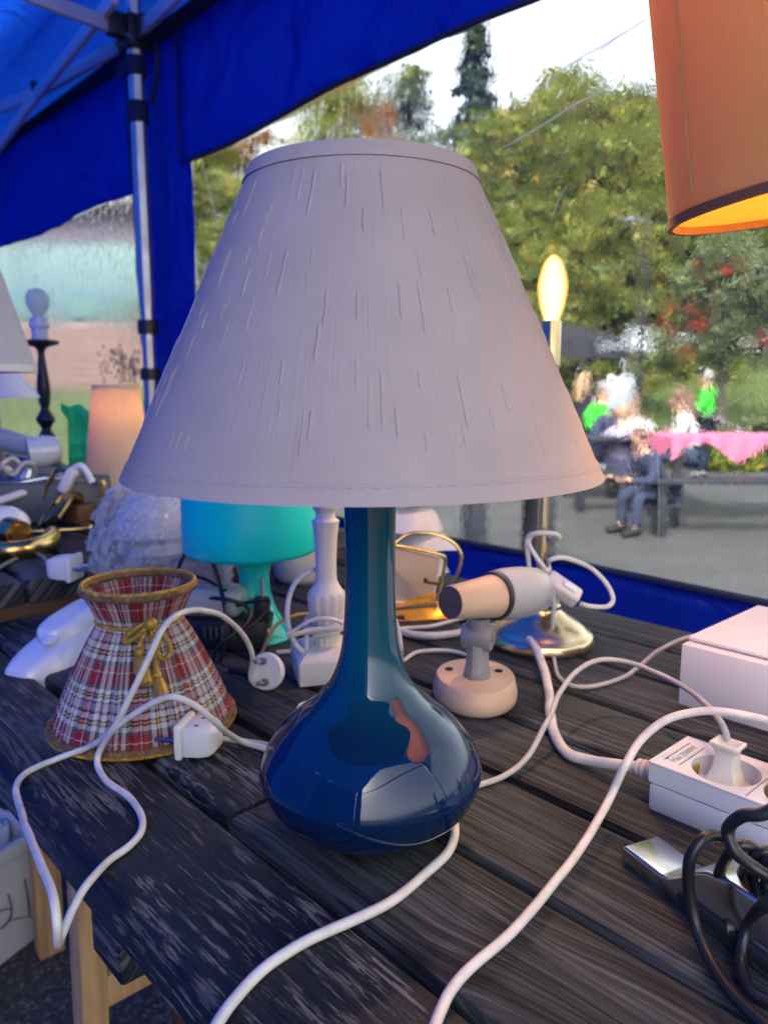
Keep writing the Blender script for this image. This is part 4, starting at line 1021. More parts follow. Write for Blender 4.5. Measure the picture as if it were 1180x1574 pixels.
cord('cord', [pg_-dirp*.008, pg_+Vector((-.010, .004, -.008)), V0(396, 1056, .672), V0(386, 1040, .668), V0(389, 1010, .663), V0(375, 977, .648), V0(343, 949, .61), V0(308, 938, .575), V0(276, 944, .54), V0(250, 968, .525), V0(230, 1008, .513), V0(205, 1060, .506), V0(180, 1112, .508), C(156, 1150, .016), C(150, 1174, .006), C(164, 1200), C(198, 1226), C(217, 1250), C(217, 1276), C(198, 1302), C(166, 1326), V(136, 1358, .138), V(115, 1395, .128), V(97, 1437, .12), V(91, 1452, .115), V(90, 1425, .112), V(84, 1380, .114), V(66, 1330, .12), V(45, 1280, .128), V(28, 1234, .140), C(26, 1208), C(46, 1186), C(92, 1165, .004), C(138, 1148, .012), V0(172, 1124, .512), V0(204, 1099, .505), V0(240, 1077, .500), V0(268, 1072, .498), V0(302, 1086, .50), V0(336, 1115, .508), C(372, 1140, .006), C(425, 1156), C(500, 1180)], .0023, m_cord, rc)

# ================================================================== TARTAN SHADE
TB = T(222, 1107); TB.z = TZ
ts = thing('tartan_lampshade', 'pleated red tartan lampshade with gold braid edges and a cord bow, standing on the table', 'lampshade', TB)
rows = [(1107, 130), (1084, 125), (1050, 111), (1018, 96), (985, 79), (964, 67), (955, 61), (948, 59), (940, 61), (925, 68), (910, 76), (900, 81)]
tp_ = profile(TB, rows); tp_[0] = (tp_[0][0], .004)
P2, _ = spline([Vector((r, 0, z)) for r, z in tp_], 1, 4)
m_tart = tartan()
pl_ = lambda a, f: .0030*(abs(sin(a*24+.8*sin(a*5)))-.5)*(1.25-abs(f-.55))*(1+.3*sin(a*7))
q_ = [(p.x, p.z) for p in P2]
TCc = TB+Vector((-.004, 0, 0))
sh_ = MB().lathe(q_, 360, TB, mod=pl_)
for p in sh_.v: p.x += (p.z-TZ)*.01
tsh = sh_.build('pleated_cloth', m_tart, ts, ang=70, solid=.0006)
m_gold = M('gold_braid', (0.42, 0.25, 0.035), 0.42, 0.25, var=0.35, vscale=120)
m_braid = M('brown_gold_braid', (0.16, 0.09, 0.035), 0.6, var=0.6, vscale=90)
def ringpts(r, z, n=40): return [TB+Vector((r*cos(2*pi*k/n)+z*.01, r*sin(2*pi*k/n), z)) for k in range(n)]
rope(MB(), ringpts(q_[0][0]+.001, .004)+[ringpts(q_[0][0]+.001, .004)[0]], .0040, 3, 130).build('bottom_braid', m_braid, ts)
rope(MB(), ringpts(q_[0][0]+.0035, .0025)+[ringpts(q_[0][0]+.0035, .0025)[0]], .0018, 2, 260).build('bottom_braid', m_gold, ts)
rope(MB(), ringpts(q_[-1][0]+.0008, q_[-1][1])+[ringpts(q_[-1][0]+.0008, q_[-1][1])[0]], .0034, 3, 150).build('top_braid', m_braid, ts)
rope(MB(), ringpts(q_[-1][0]+.0010, q_[-1][1]+.003)+[ringpts(q_[-1][0]+.001, q_[-1][1]+.003)[0]], .0019, 2, 260).build('top_braid', m_gold, ts)
wz = tp_[7][1]; wr = tp_[7][0]
rope(MB(), ringpts(wr+.0022, wz)+[ringpts(wr+.0022, wz)[0]], .0018, 3, 200).build('waist_cord', m_gold, ts)
yb = TB.y-wr-.006
B = lambda px, py, dy=0: D(px, py, yb+dy)
bow = MB()
rope(bow, [B(228, 957), B(212, 964, -.004), B(195, 978, -.004), B(190, 986, -.002), B(198, 985, -.004), B(215, 974, -.006), B(230, 960, -.003)], .0021, 3, 190)
rope(bow, [B(230, 958), B(245, 967, -.006), B(258, 985, -.010), B(262, 1003, -.014), B(252, 1012, -.014), B(243, 1003, -.012), B(244, 985, -.008), B(236, 962, -.003)], .0021, 3, 190)
rope(bow, [B(228, 960), B(222, 975, -.004), B(216, 990, -.008), B(214, 1005, -.012), B(213, 1012, -.013)], .0021, 3, 190)
rope(bow, [B(232, 962), B(236, 985, -.005), B(240, 1010, -.012), B(241, 1035, -.018)], .0021, 3, 190)
bow.ball(B(232, 959, -.003), .0052, 12); bow.ball(B(214, 1003, -.013), .0040, 10); bow.ball(B(241, 1038, -.019), .0040, 10)
bow.build('bow', m_gold, ts)
def tassel(a, b_):
    t = MB(); a, b_ = Vector(a), Vector(b_); d = (b_-a)
    t.tube([a, a+d*.15, a+d*.5, b_], [.0028, .0046, .0056, .0046], 12, smooth=4)
    for k in range(16):
        q = 2*pi*k/16; o_ = Vector((cos(q), sin(q)*.6, 0)); t.tube([a+o_*.003, a+d*.4+o_*.0055, b_+o_*.005], .0007, 4, smooth=2)
    t.build('tassel', m_gold, ts)
tassel(B(213, 1010, -.014), B(226, 1052, -.026)); tassel(B(242, 1042, -.020), B(251, 1078, -.032))
# ================================================================== white plastic lamp arm
p0, p1 = D(22, 1035, .70), D(178, 925, .83)
wl = thing('wall_lamp', 'glossy white plastic lamp arm with a small round knob, lying behind the tartan shade', 'lamp', Vector((p0.x, p0.y, TZ)))
m_gw = M('glossy_white', (0.66, 0.69, 0.74), 0.14, var=0.04, coat=.6)
ax = (p1-p0); L_ = ax.length; ax.normalize(); sdx = ax.cross(DZ).normalized(); nrm = sdx.cross(ax).normalized()
def tongue(L0, L1, w0, w1, h0, h1, lift, nm, mat, roundn=10, th=.003):
    def fn(s, t):
        l = L0+(L1-L0)*s
        e_ = sqrt(max(0, 1-(1-min(1, s/.30))**2)); w = (w0+(w1-w0)*s)*max(.02, e_)
        a = (t-.5)*2; h = h0+(h1-h0)*s
        ed = abs(a)**6
        bow_ = .010*sin(pi*min(1, s*.9)) if lift == 0 else .010*sin(pi*min(1, .27+s*.66))
        return p0+ax*l+sdx*a*w+nrm*(lift+bow_+h*(1-ed)-h)-nrm*(.030*ed if lift == 0 else .004*ed)-nrm*(.026*(1-min(1, s/.07))**2 if lift == 0 else .008*(1-min(1, s/.08))**2)
    return MB().grid(fn, 60, 26).build(nm, mat, wl, solid=th, ang=60)
tongue(-.008, L_, .036, .034, .008, .008, 0, 'cover', m_gw)
tongue(L_*.27, L_*1.0, .024, .022, .010, .010, .013, 'raised_panel', m_gw)
kc = D(80, 992, .735)
MB().lathe([(0, .012), (.004, .0118), (.0085, .009), (.0092, .0065), (.008, .005), (.0035, .0045), (.0032, -.004), (0, -.004)], 24, kc, axis_mat(nrm)).build('knob', m_gw, wl)
ub = MB().box(p0+ax*.09-nrm*.03+sdx*.012, (.012, .03, .045), Matrix((ax, sdx, nrm)).transposed().to_4x4()).box(p0+ax*.14-nrm*.04, (.05, .04, .03), Matrix((ax, sdx, nrm)).transposed().to_4x4())
ub.build('bracket', M('grey_bracket', (.35, .36, .37), .4), wl, bevel=.002)

# ================================================================== TURQUOISE LAMP
QB = T(393, 978); QB.z = TZ
tq = thing('table_lamp', 'turquoise mushroom lamp with flared glass foot and drum shade, behind the tartan shade', 'lamp', QB)
m_tq = M('turquoise_glass', (0.0, 0.55, 0.52), 0.10, var=0.04, coat=.8); m_tqs = M('turquoise_satin', (0.0, 0.62, 0.58), 0.38, var=0.04, sub=.2)
rows = [(978, 57), (972, 56), (955, 44), (935, 33), (910, 25.5), (890, 23.5), (875, 24.5), (862, 30), (853, 40)]
pr = profile(QB, rows); pr[0] = (pr[0][0], .001)
P2, _ = spline([Vector((r, 0, z)) for r, z in pr], 1, 4)
MB().lathe([(0, .001)]+[(p.x, p.z) for p in P2]+[(.006, P2[-1].z)], 64, QB).build('foot', m_tq, tq, ang=70)
rows = [(850, 40), (849, 88), (846, 98), (839, 102), (800, 102.5), (760, 102), (735, 99), (715, 88), (705, 66), (702, 30), (702, 0)]
q2 = profile(QB, rows); SQ = QB+Vector((-.003, 0, 0))
MB().lathe([(.004, q2[0][1])]+q2, 64, SQ).build('shade', m_tqs, tq, ang=60)

# ================================================================== WHITE TURNED LAMP
WB_ = T(503, 1035); WB_.z = TZ
tw = thing('table_lamp', 'white painted turned wooden lamp base on a square plinth, behind the blue lamp neck', 'lamp', WB_)
m_wp = M('white_paint', (0.70, 0.67, 0.60), 0.45, var=0.07, bump=.25, bscale=60)
ym = rotz(radians(14)); hs_ = .031
MB().box(WB_+DZ*.0115, (hs_*2, hs_*2, .022), ym).build('plinth', m_wp, tw, bevel=.0015)
mb = MB(); vs = []
for s_, z in ((hs_*.98, .0225), (hs_*.72, .030)):
    for i, j in ((-1, -1), (1, -1), (1, 1), (-1, 1)): vs.append(WB_+ym.to_3x3() @ Vector((i*s_, j*s_, z)))
mb.add(vs, [(0, 1, 2, 3), (4, 5, 6, 7), (0, 1, 5, 4), (1, 2, 6, 5), (2, 3, 7, 6), (3, 0, 4, 7)]).build('plinth_top', m_wp, tw, bevel=.0008)
rows = [(1016, 28), (1008, 29), (1000, 24), (990, 19), (975, 20), (955, 25), (925, 29), (912, 29), (905, 24), (895, 18), (885, 16), (860, 16), (830, 17.5), (806, 20), (800, 21), (796, 16), (788, 15), (778, 20), (760, 18)]
pr = profile(WB_, rows); P2, _ = spline([Vector((r, 0, z)) for r, z in pr], 1, 4)
fl = lambda a, f: -.0012*(abs(sin(a*6))**4) if .18 < f < .42 else 0
MB().lathe([(0, .0295), (P2[0].x, .0295)]+[(p.x, p.z) for p in P2]+[(0, P2[-1].z)], 72, WB_, mod=fl).build('stem', m_wp, tw, ang=50)
# cord wrapped on it
cw = []
c0 = WB_+DZ*pr[1][1]
for k in range(30):
    a = k*.62-2.2; cw.append(WB_+Vector((.0185*cos(a), .0185*sin(a), .046+.009*k/30+.004*sin(a+1))))
cord('cord', cw+[D(470, 1002, .69), D(448, 975, .69), D(443, 930, .70), D(455, 895, .705), D(480, 877, .71), D(500, 873, .725)], .0026, m_cord, tw)
fc = thing('white_cable', 'white cable folded into flat loops beside the white turned lamp base', 'cable', T(470, 998))
cord('cord', [D(526, 958, .665), D(505, 951, .66), D(478, 954, .66), D(450, 970, .66), D(442, 974, .66), D(452, 975, .664), D(480, 969, .668), D(520, 967, .675)], .0026, m_cord, fc, flat=.7)
cord('cord', [C(425, 1004), C(455, 1001), C(500, 1000), C(560, 1000), C(605, 998)], .0026, m_cord, fc)
gc = thing('gold_cable', 'thin gold-coloured cable arching behind the round plug', 'cable', T(405, 1003))
cord('cord', [C(402, 1004), D(410, 985, .76), D(424, 962, .77), D(448, 948, .78), D(480, 945, .80), C(540, 960)], .0019, M('gold_cord', (.38, .25, .09), .4), gc)

# ================================================================== WOODEN SPOTLIGHT
KB = T(729, 1073); KB.z = TZ
sk_ = thing('spotlight', 'pale wooden spotlight with grey swivel stem and grey cone head', 'lamp', KB)
m_beech = M('beech', (0.54, 0.40, 0.29), 0.5, var=0.10, vscale=7, stretch=(1, 1, 9), bump=.1, bscale=60)
m_gr = M('grey_lacquer', (0.20, 0.21, 0.23), 0.38, var=0.06); m_gr2 = M('pale_grey_lacquer', (0.33, 0.35, 0.37), 0.35, var=0.05)
scl = camdepth(KB)/FPX
def egg(f, z, n=56):
    out = []
    for k in range(n):
        a = 2*pi*k/n; r = 1-.10*sin(a)*1.0*(1 if sin(a) < 0 else .2)
        out.append(KB+Vector((cos(a)*64*scl*f*(1+.0*sin(a)), sin(a)*.044*f*(1.12 if sin(a) < 0 else .95), z)))
    return out
zt_ = D(729, 1035, KB.y).z-TZ
lev = [(.0, 0.90, .0005), (.0, .985, .004), (0, 1.0, .010), (0, .93, zt_-.0015), (0, .90, zt_)]
vs = [p for _, f_, z in lev for p in egg(f_, z)]; n = 56
fs = [(i*n+k, i*n+(k+1) % n, (i+1)*n+(k+1) % n, (i+1)*n+k) for i in range(len(lev)-1) for k in range(n)]+[tuple(range(n)), tuple((len(lev)-1)*n+k for k in range(n))]
MB().add(vs, fs).build('base', m_beech, sk_, ang=50)
for px, py in ((690, 1028), (766, 1031)):
    MB().disc(T(px, py, TZ+zt_+.0004), .0036, DZ, 16, .0008).build('screw_hole', m_hole, sk_)
sb = KB+Vector((.001, -.006, zt_)); hj = D(730, 975, KB.y).z
MB().lathe([(0, 0), (.0122, 0), (.0125, .003), (.0115, .008), (.0106, .010), (.0104, hj-sb.z-.006), (0, hj-sb.z-.006)], 8, sb, rotz(.25)).build('stem', m_gr, sk_, bevel=.0004, ang=30)
jt = Vector((sb.x, sb.y, hj))
MB().lathe([(0, -.0125), (.0105, -.0125), (.0112, -.011), (.0112, .011), (.0105, .0125), (0, .0125)], 28, jt, axis_mat(Vector((1, -.45, 0)))).build('swivel_joint', m_gr, sk_)
MB().disc(jt+Vector((1, -.45, 0)).normalized()*.0132, .0026, Vector((1, -.45, 0)), 12, .002).build('screw', m_steel, sk_)
MB().lathe([(0, 0), (.0085, 0), (.0105, .014), (0, .014)], 24, jt+DZ*.003).build('neck', m_gr, sk_)
ya = jt.y
a0, a1 = D(692, 926, ya-.030), D(800, 910, ya+.030)
hd = (a1-a0).normalized(); hL = (a1-a0).length
hm_ = axis_mat(hd)
k_ = camdepth(a0)/FPX
w = hL
MB().lathe([(0, 0), (25*k_, 0), (26*k_, .0008), (30*k_, w*.28), (35*k_, w*.56), (36*k_, w*.60), (0, w*.60)], 48, a0, hm_).build('wooden_nose', m_beech, sk_, ang=40)
MB().disc(a0-hd*.0003, 25*k_, hd, 40, .0008).build('end_grain', M('dark_end_grain', (.10, .075, .07), .7, var=.35, vscale=5, stretch=(1, 1, 30)), sk_)
MB().lathe([(36.2*k_, w*.57), (39*k_, w*.57), (40*k_, w*.60), (39*k_, w*.63), (36*k_, w*.63)], 48, a0, hm_).build('gasket', m_dark, sk_)
MB().lathe([(37*k_, w*.615), (41*k_, w*.63), (43.5*k_, w*.78), (43*k_, w*1.0), (38*k_, w*1.24), (35*k_, w*1.26), (33*k_, w*1.22), (0, w*1.15)], 56, a0, hm_).build('head', m_gr2, sk_, ang=40)

# ================================================================== CANDLE-BULB LAMP
CBp = T(828, 987); CBp.z = TZ
m_rod = M('pale_brass', (0.68, 0.53, 0.30), 0.25, 1.0, var=.08)
cl = thing('table_lamp', 'slim nickel lamp with a glowing candle bulb and its cord wound round the rod', 'lamp', CBp)
kx = camdepth(CBp)/FPX
rows = [(987, 82), (980, 82), (972, 80), (968, 74), (960, 66), (950, 52), (940, 36), (932, 30), (928, 31), (922, 22), (912, 15), (900, 11)]
pr = profile(CBp, rows); pr[0] = (pr[0][0]-.002, .001); pr[1] = (pr[1][0], .003)
P2, _ = spline([Vector((r, 0, z)) for r, z in pr], 1, 3)
MB().lathe([(0, .001)]+[(p.x, p.z) for p in P2]+[(0, P2[-1].z)], 80, CBp).build('base', m_rod, cl, ang=35)
def cz(py): return D(838, py, CBp.y).z-TZ
MB().lathe([(0, cz(915)), (8.0*kx, cz(915)), (8.0*kx, cz(600)), (0, cz(600))], 24, CBp).build('rod', m_rod, cl)
tl = Vector((.002, 0, 0))
MB().lathe([(0, cz(565)), (17*kx, cz(565)), (19*kx, cz(562)), (18*kx, cz(563)), (9*kx, cz(572)), (8*kx, cz(600))], 40, CBp).build('drip_tray', m_nickel, cl)
MB().lathe([(0, cz(566)), (14*kx, cz(566)), (14*kx, cz(494)), (12.5*kx, cz(494)), (12.5*kx, cz(500)), (0, cz(500))], 32, CBp+tl).build('candle_sleeve', m_rod, cl)
bp_ = [(11, 497), (13, 488), (18, 472), (21.5, 450), (22, 438), (19, 420), (13, 402), (6, 393), (0, 390)]
bpr = [(h*kx, cz(py)) for h, py in bp_]; P2, _ = spline([Vector((r, 0, z)) for r, z in bpr], 1, 4)
mfb, nt, b = newmat('frosted_bulb'); nt.nodes.remove(b)
lw_ = N(nt, 'LayerWeight', Blend=.45); er = ramp(nt, lw_.outputs['Facing'], [(0.0, (1, .86, .52)), (.28, (1, .74, .30)), (.55, (.62, .33, .06)), (1.0, (.26, .12, .015))])
em = N(nt, 'Emission', Strength=0.75); nt.links.new(er.outputs[0], em.inputs['Color'])
tp2 = N(nt, 'BsdfTransparent'); ms = N(nt, 'MixShader', Fac=.5); nt.links.new(em.outputs[0], ms.inputs[1]); nt.links.new(tp2.outputs[0], ms.inputs[2]); nt.links.new(ms.outputs[0], nt.nodes['Material Output'].inputs['Surface'])
bulb = MB().lathe([(max(0, p.x), p.z) for p in P2], 32, CBp+tl).build('bulb', mfb, cl)
pld = bpy.data.lights.new('bulb_light', 'POINT'); pld.energy = 2.0; pld.color = (1, .52, .16); pld.shadow_soft_size = .006
plo = bpy.data.objects.new('bulb_light', pld); COL.objects.link(plo); plo.location = CBp+tl+DZ*cz(445)
# wound cord and switch
cp = CBp
wd = [D(905, 838, .83)]
wpts = []
for k in range(34):
    a = k*.75+.5; r = .011+.004*sin(k*1.3)+(.006 if k < 10 else 0); wpts.append(cp+Vector((r*cos(a), r*sin(a), cz(932)+(cz(868)-cz(932))*k/34)))
cord('cord', [cp+Vector((-.012, -.006, cz(885))), D(812, 862, .79), D(810, 830, .79), D(822, 820, .785), D(848, 820, .785), D(858, 826, .79), D(852, 830, .797), D(838, 826, .81), D(820, 822, .80), D(812, 835, .79), D(826, 860, .785), cp+Vector((.004, -.012, cz(880)))]+wpts+[D(845, 860, .785), D(870, 858, .79), D(905, 872, .80), D(932, 898, .80), D(942, 922, .795), D(932, 933, .785), D(905, 932, .78), D(893, 928, .775)], .0026, m_cord, cl)
sa, sb_ = D(838, 888, .772), D(888, 922, .765)
sw = MB().bar(sa, sb_, .019, .017, up=Vector((.35, -.6, .7))).build('switch', m_cord, cl, bevel=.004, seg=3)
sm_ = (sa+sb_)/2
MB().bar(sm_-(sb_-sa)*.05+Vector((.002, -.0065, .0068)), sm_+(sb_-sa)*.30+Vector((.002, -.0065, .0068)), .007, .004, up=Vector((.35, -.6, .7))).build('rocker', m_white, sw, bevel=.001)
cord('cord', [sa+Vector((.004, 0, .002)), D(848, 905, .765), D(851, 930, .762), D(849, 965, .765), D(850, 1000, .762), C(853, 1030, .003), C(866, 1049), C(890, 1056), C(925, 1052), C(960, 1040, .004), C(988, 1020, .012), C(1012, 1000, .024), C(1050, 982, .036), C(1092, 976, .044), C(1135, 986, .05), C(1180, 1011, .052), C(1240, 1050, .05), C(1330, 1110, .03)], .0021, m_cordg, cl)

# ================================================================== POWER STRIP
PS = T(993, 1245); uS, vS = PS.dot(DU), PS.dot(DV)
ps = thing('power_strip', 'white power strip with two plugs pushed in, in front of the white carton', 'power strip', PS)
hS = D(993, 1170, PS.y).z-TZ; wS = .052; LS = .205
m_ps = M('strip_white', (0.66, 0.65, 0.65), 0.4, var=0.05, bump=.15, bscale=120)
def SP(x, y_, z): return UV(uS-x, vS+y_, TZ+z)             # x towards us along the strip, y across, z up
sock = [(.0377, .026), (.0825, .026), (.1275, .026), (.1725, .026)]
MB().box(SP(LS/2, wS/2, hS*.30), (LS, wS, hS*.60-.0006), FRAME).build('lower_shell', m_ps, ps, bevel=.003)
# upper shell with socket wells cut in the top
RW = .0205
uv_ = MB(); x0, x1 = 0.0, LS
cells = [0]+[(sock[k][0]+sock[k+1][0])/2 for k in range(3)]+[LS]
for k in range(4):
    a, b_ = cells[k], cells[k+1]; cx, cy_ = sock[k]; nn = 40
    outer = []; inner = []
    qs = sorted([2*pi*i/36+.011 for i in range(36)]+[atan2(yy, xx) % (2*pi) for xx in (a-cx, b_-cx) for yy in (-wS/2, wS/2)])
    for q in qs:
        dx, dy = cos(q), sin(q)
        tx = ((b_-cx) if dx > 0 else (cx-a))/max(1e-6, abs(dx)); ty = (wS/2)/max(1e-6, abs(dy)); t_ = min(tx, ty)
        outer.append(SP(cx+dx*t_, cy_+dy*t_, hS)); inner.append((dx, dy))
    rings = [outer, [SP(cx+dx*(RW+.002), cy_+dy*(RW+.002), hS) for dx, dy in inner], [SP(cx+dx*RW, cy_+dy*RW, hS-.0008) for dx, dy in inner], [SP(cx+dx*RW*.96, cy_+dy*RW*.96, hS*.45) for dx, dy in inner]]
    vs = [p for r in rings for p in r]
    fs = [(j*nn+i, j*nn+(i+1) % nn, (j+1)*nn+(i+1) % nn, (j+1)*nn+i) for j in range(3) for i in range(nn)]+[tuple(3*nn+i for i in range(nn))]
    uv_.add(vs, fs)
    o_ = [(a, 0), (b_, 0), (b_, wS), (a, wS)]
zb_ = hS*.60
uv_.add([SP(0, 0, hS), SP(LS, 0, hS), SP(LS, 0, zb_), SP(0, 0, zb_)], [(0, 1, 2, 3)]); uv_.add([SP(0, wS, hS), SP(LS, wS, hS), SP(LS, wS, zb_), SP(0, wS, zb_)], [(0, 1, 2, 3)])
uv_.add([SP(0, 0, hS), SP(0, wS, hS), SP(0, wS, zb_), SP(0, 0, zb_)], [(0, 1, 2, 3)]); uv_.add([SP(LS, 0, hS), SP(LS, wS, hS), SP(LS, wS, zb_), SP(LS, 0, zb_)], [(0, 1, 2, 3)])
uv_.build('upper_shell', m_ps, ps, ang=30)
eb = MB()
for (a, b_) in (((0, 0), (LS, 0)), ((0, wS), (LS, wS)), ((0, 0), (0, wS))):
    eb.tube([SP(a[0], a[1]+(.0006 if a[1] == 0 and b_[1] == 0 else 0), hS-.0004), SP(b_[0], b_[1], hS-.0004)], .0009, 8, smooth=1)
eb.build('rounded_edge', m_ps, ps)
for k, c in enumerate(cells[1:-1]): MB().box(SP(c, wS/2, hS+.0001), (.0005, wS-.004, .0004), FRAME).build('seam', M_rec, ps)
fx = Matrix(((-DU.x, DV.x, 0), (-DU.y, DV.y, 0), (0, 0, 1)))
trot = Matrix((DV, DU, DZ)).transposed()
text('Max 3500W', .0062, ps, SP(.0105, wS*.50, hS+.0002), trot, M('grey_print', (.42, .42, .42), .5), extrude=.0002)
for xx in (.0055, .0155): MB().box(SP(xx, wS*.5, hS+.0002), (.0004, .034, .0004), FRAME).build('rule_line', M_rec, ps)
MB().disc(SP(.006, .012, hS+.0002), .0008, DZ, 8, .0004).build('pin_hole', m_hole, ps)
for (sx_, sy_) in sock:
    for s_ in (-1, 1):
        MB().box(SP(sx_+s_*.0185, sy_, hS*.68), (.0018, .005, hS*.4), FRAME).build('earth_clip', m_brass, ps, bevel=.0004)
for xx, rr_ in ((-.002, .0085), (-.006, .0078), (-.010, .0072), (-.014, .0066), (-.018, .0060)):
    MB().disc(SP(xx, wS*.42, .015), rr_, DU, 20, .0032).build('strain_relief', m_cord, ps, bevel=.0006)
c0 = SP(-.016, wS*.42, .015)
cord('cord', [c0+DU*-.004, c0, C(948, 1176, .012), C(905, 1169, .006), C(872, 1158, .0045), C(853, 1132, .0045), C(846, 1098, .0045), C(842, 1062, .006), C(833, 1022, .012), C(816, 987, .016), C(790, 967, .018), C(760, 964, .014), C(725, 968, .008), C(690, 975, .0045), C(650, 977, .0045), C(612, 970, .0045), C(570, 955, .0045)], .0041, m_cord, ps)
# plugs sitting in the sockets
m_cream = M('cream_plug', (.70, .66, .56), .35, var=.05)
def plug_up(label, k, tall):
    sx_, sy_ = sock[k]; c = SP(sx_, sy_, hS*.47)
    t = thing('plug', label, 'plug', c)
    if tall:
        g_ = MB(); lv = [(.0155, .0115, 0), (.0155, .0115, .006), (.0115, .0085, .016), (.0078, .0065, .030), (.0072, .0060, .042), (.0078, .0066, .047), (.0105, .0085, .051), (.0105, .0085, .0545), (.0085, .0068, .0545), (.0070, .0055, .049)]
        g_.add([c+FRAME.to_3x3() @ Vector((i*w_*.85, j*h_*.85, z_*.66)) for w_, h_, z_ in lv for i, j in ((-1, -1), (1, -1), (1, 1), (-1, 1))], [(r_*4+q, r_*4+(q+1) % 4, r_*4+4+(q+1) % 4, r_*4+4+q) for r_ in range(len(lv)-1) for q in range(4)]+[(0, 1, 2, 3), tuple((len(lv)-1)*4+q for q in range(4))])
        g_.build('grip', m_cream, t, bevel=.0009, ang=50)
    else:
        MB().lathe([(0, 0), (.0175, 0), (.0175, .020), (.0155, .030), (.0165, .036), (.0165, .046), (.014, .050), (0, .050)], 40, c).build('grip', m_cream, t, ang=35)
    return t, c
t1, c1 = plug_up('tall cream plug with square collar in the first socket of the power strip', 0, True)
t2, c2 = plug_up('round cream plug in the second socket of the power strip, at the right edge', 1, False)
lc2 = thing('white_cable', 'white cable arching over the power strip and running down to the front right edge', 'cable', T(770, 1450))
cord('cord', [c2+DZ*.049, c2+DZ*.072+Vector((.006, .004, 0)), D(1240, 1140, .43), D(1180, 1109, .45), D(1120, 1095, .46), D(1070, 1094, .467), D(1022, 1106, .470), D(986, 1136, .468), D(960, 1176, .455), C(936, 1226, .016), C(903, 1288, .010), C(862, 1344, .008), C(816, 1399, .008), C(770, 1446, .008), C(722, 1485, .006), C(692, 1520, .004), C(676, 1552), C(664, 1600), C(655, 1660), C(650, 1720)], .0026, m_cord, lc2)

# ================================================================== WHITE CARTON
KB_ = T(1041, 1083); uK, vK = KB_.dot(DU), KB_.dot(DV)
ct = thing('carton', 'plain white carton with a lid, at the right end of the table', 'box', KB_)
hK = D(1041, 985, KB_.y).z-TZ; m_ct = M('white_card', (.72, .69, .67), .55, var=.03, bump=.1, bscale=90)
LK, WK = .34, .155
MB().box(UV(uK-LK/2, vK+WK/2, TZ+hK/2-.001), (LK, WK, hK-.003), FRAME).build('carton_body', m_ct, ct, bevel=.0012)
MB().box(UV(uK-LK/2, vK+WK/2+.004, TZ+hK+.0005), (LK-.001, WK-.012, .0035), FRAME).build('lid', m_ct, ct, bevel=.0012)

# ================================================================== SILVER FIXTURE + BLACK CABLE
AF = T(952, 1327); uA, vA = AF.dot(DU), AF.dot(DV)
af = thing('aluminium_fixture', 'polished aluminium light fixture with a low flat end, in the front right corner', 'lamp', AF)
m_pol = M('polished_aluminium', (.62, .64, .66), .2, 1.0, var=.15, vscale=25, bump=.06, bscale=40)
pf = [(0, .004), (.002, .0005), (.22, .0005), (.22, .030), (.10, .036), (.075, .0355), (.060, .032), (.050, .026), (.042, .018), (.036, .0135), (.030, .0120), (.003, .0120), (.0008, .011)]
WA = .026
am_ = FRAME @ rotz(radians(-18))
MB().prism(pf, WA, AF+am_.to_3x3() @ Vector((0, WA/2, 0)), am_).build('profile', m_pol, af, bevel=.0018, seg=3, ang=35)
MB().box(AF+am_.to_3x3() @ Vector((.12, -.0005, .009)), (.15, .004, .007), am_).build('side_slot', m_dark, af, bevel=.001)
bc = thing('black_cable', 'coil of black cable wound round the aluminium fixture', 'cable', T(1120, 1400))
mbk = MB(); lp = []
for px, py, h in [(1250, 1200, .10), (1180, 1248, .085), (1140, 1254, .08), (1118, 1275, .07), (1128, 1308, .062), (1160, 1335, .055), (1215, 1370, .05)]: lp.append(C(px, py, h))
mbk.tube(lp, .0030, 10, smooth=6)
mbk.tube([C(1130, 1300, .052), C(1105, 1285, .055), C(1080, 1290, .055), (C(1060, 1320, .046)), C(1058, 1365, .030), C(1068, 1420, .014), C(1090, 1475, .006), C(1125, 1528, .004), C(1180, 1580, .004), C(1260, 1640, .004)], .0030, 10, smooth=6)
for k, (px, s_) in enumerate(((1115, 1), (1150, .95), (1165, 1.1), (1190, 1))):
    mbk.tube([C(px-8, 1405, .004), C(px-14, 1360, .025), C(px+4, 1312+8*k, .05), C(px+34, 1300+10*k, .056), C(px+60, 1330, .045), C(px+55, 1400, .015), C(px+28, 1440, .004)], .0028, 10, closed=True, smooth=6)
mbk.tube([C(1240, 1360, .05), C(1180, 1385, .040), C(1150, 1420, .02), C(1138, 1470, .008), C(1150, 1520, .005), C(1190, 1545, .005)], .0028, 10, smooth=6)
mbk.build('cord', m_black, bc)
MB().tube([C(1112, 1425, .010), C(1135, 1428, .010), C(1145, 1432, .010)], [.0062, .0062, .0045], 14, smooth=2).build('connector', m_black, bc)

# ================================================================== ORANGE HANGING LAMP
OC = Vector((.270, .415, 1.125)); tilt = Matrix.Rotation(radians(-9.5), 4, 'Y') @ Matrix.Rotation(radians(2), 4, 'X')
ol = thing('pendant_lamp', 'lit orange fabric drum lamp hanging at the upper right corner', 'lamp', OC)
m_or = fabric('orange_fabric', (0.60, 0.40, 0.13), transl=.22, trcol=(.85, .58, .17), ribs=.4, rscale=700, var=.05, rdist=.0003)
RO, HO = .118, .36
MB().lathe([(RO, 0), (RO*1.0, HO*.5), (RO*1.0, HO)], 72, OC, tilt).build('shade', m_or, ol, solid=.0012, ang=60)
m_otr = M('brown_trim', (.20, .09, .04), .8, var=.2)
MB().lathe([(RO-.0014, .0035), (RO-.0016, -.0012), (RO+.0014, -.0012), (RO+.0012, .0035), (RO-.0014, .0035)], 72, OC, tilt).build('bottom_trim', m_otr, ol, ang=60)
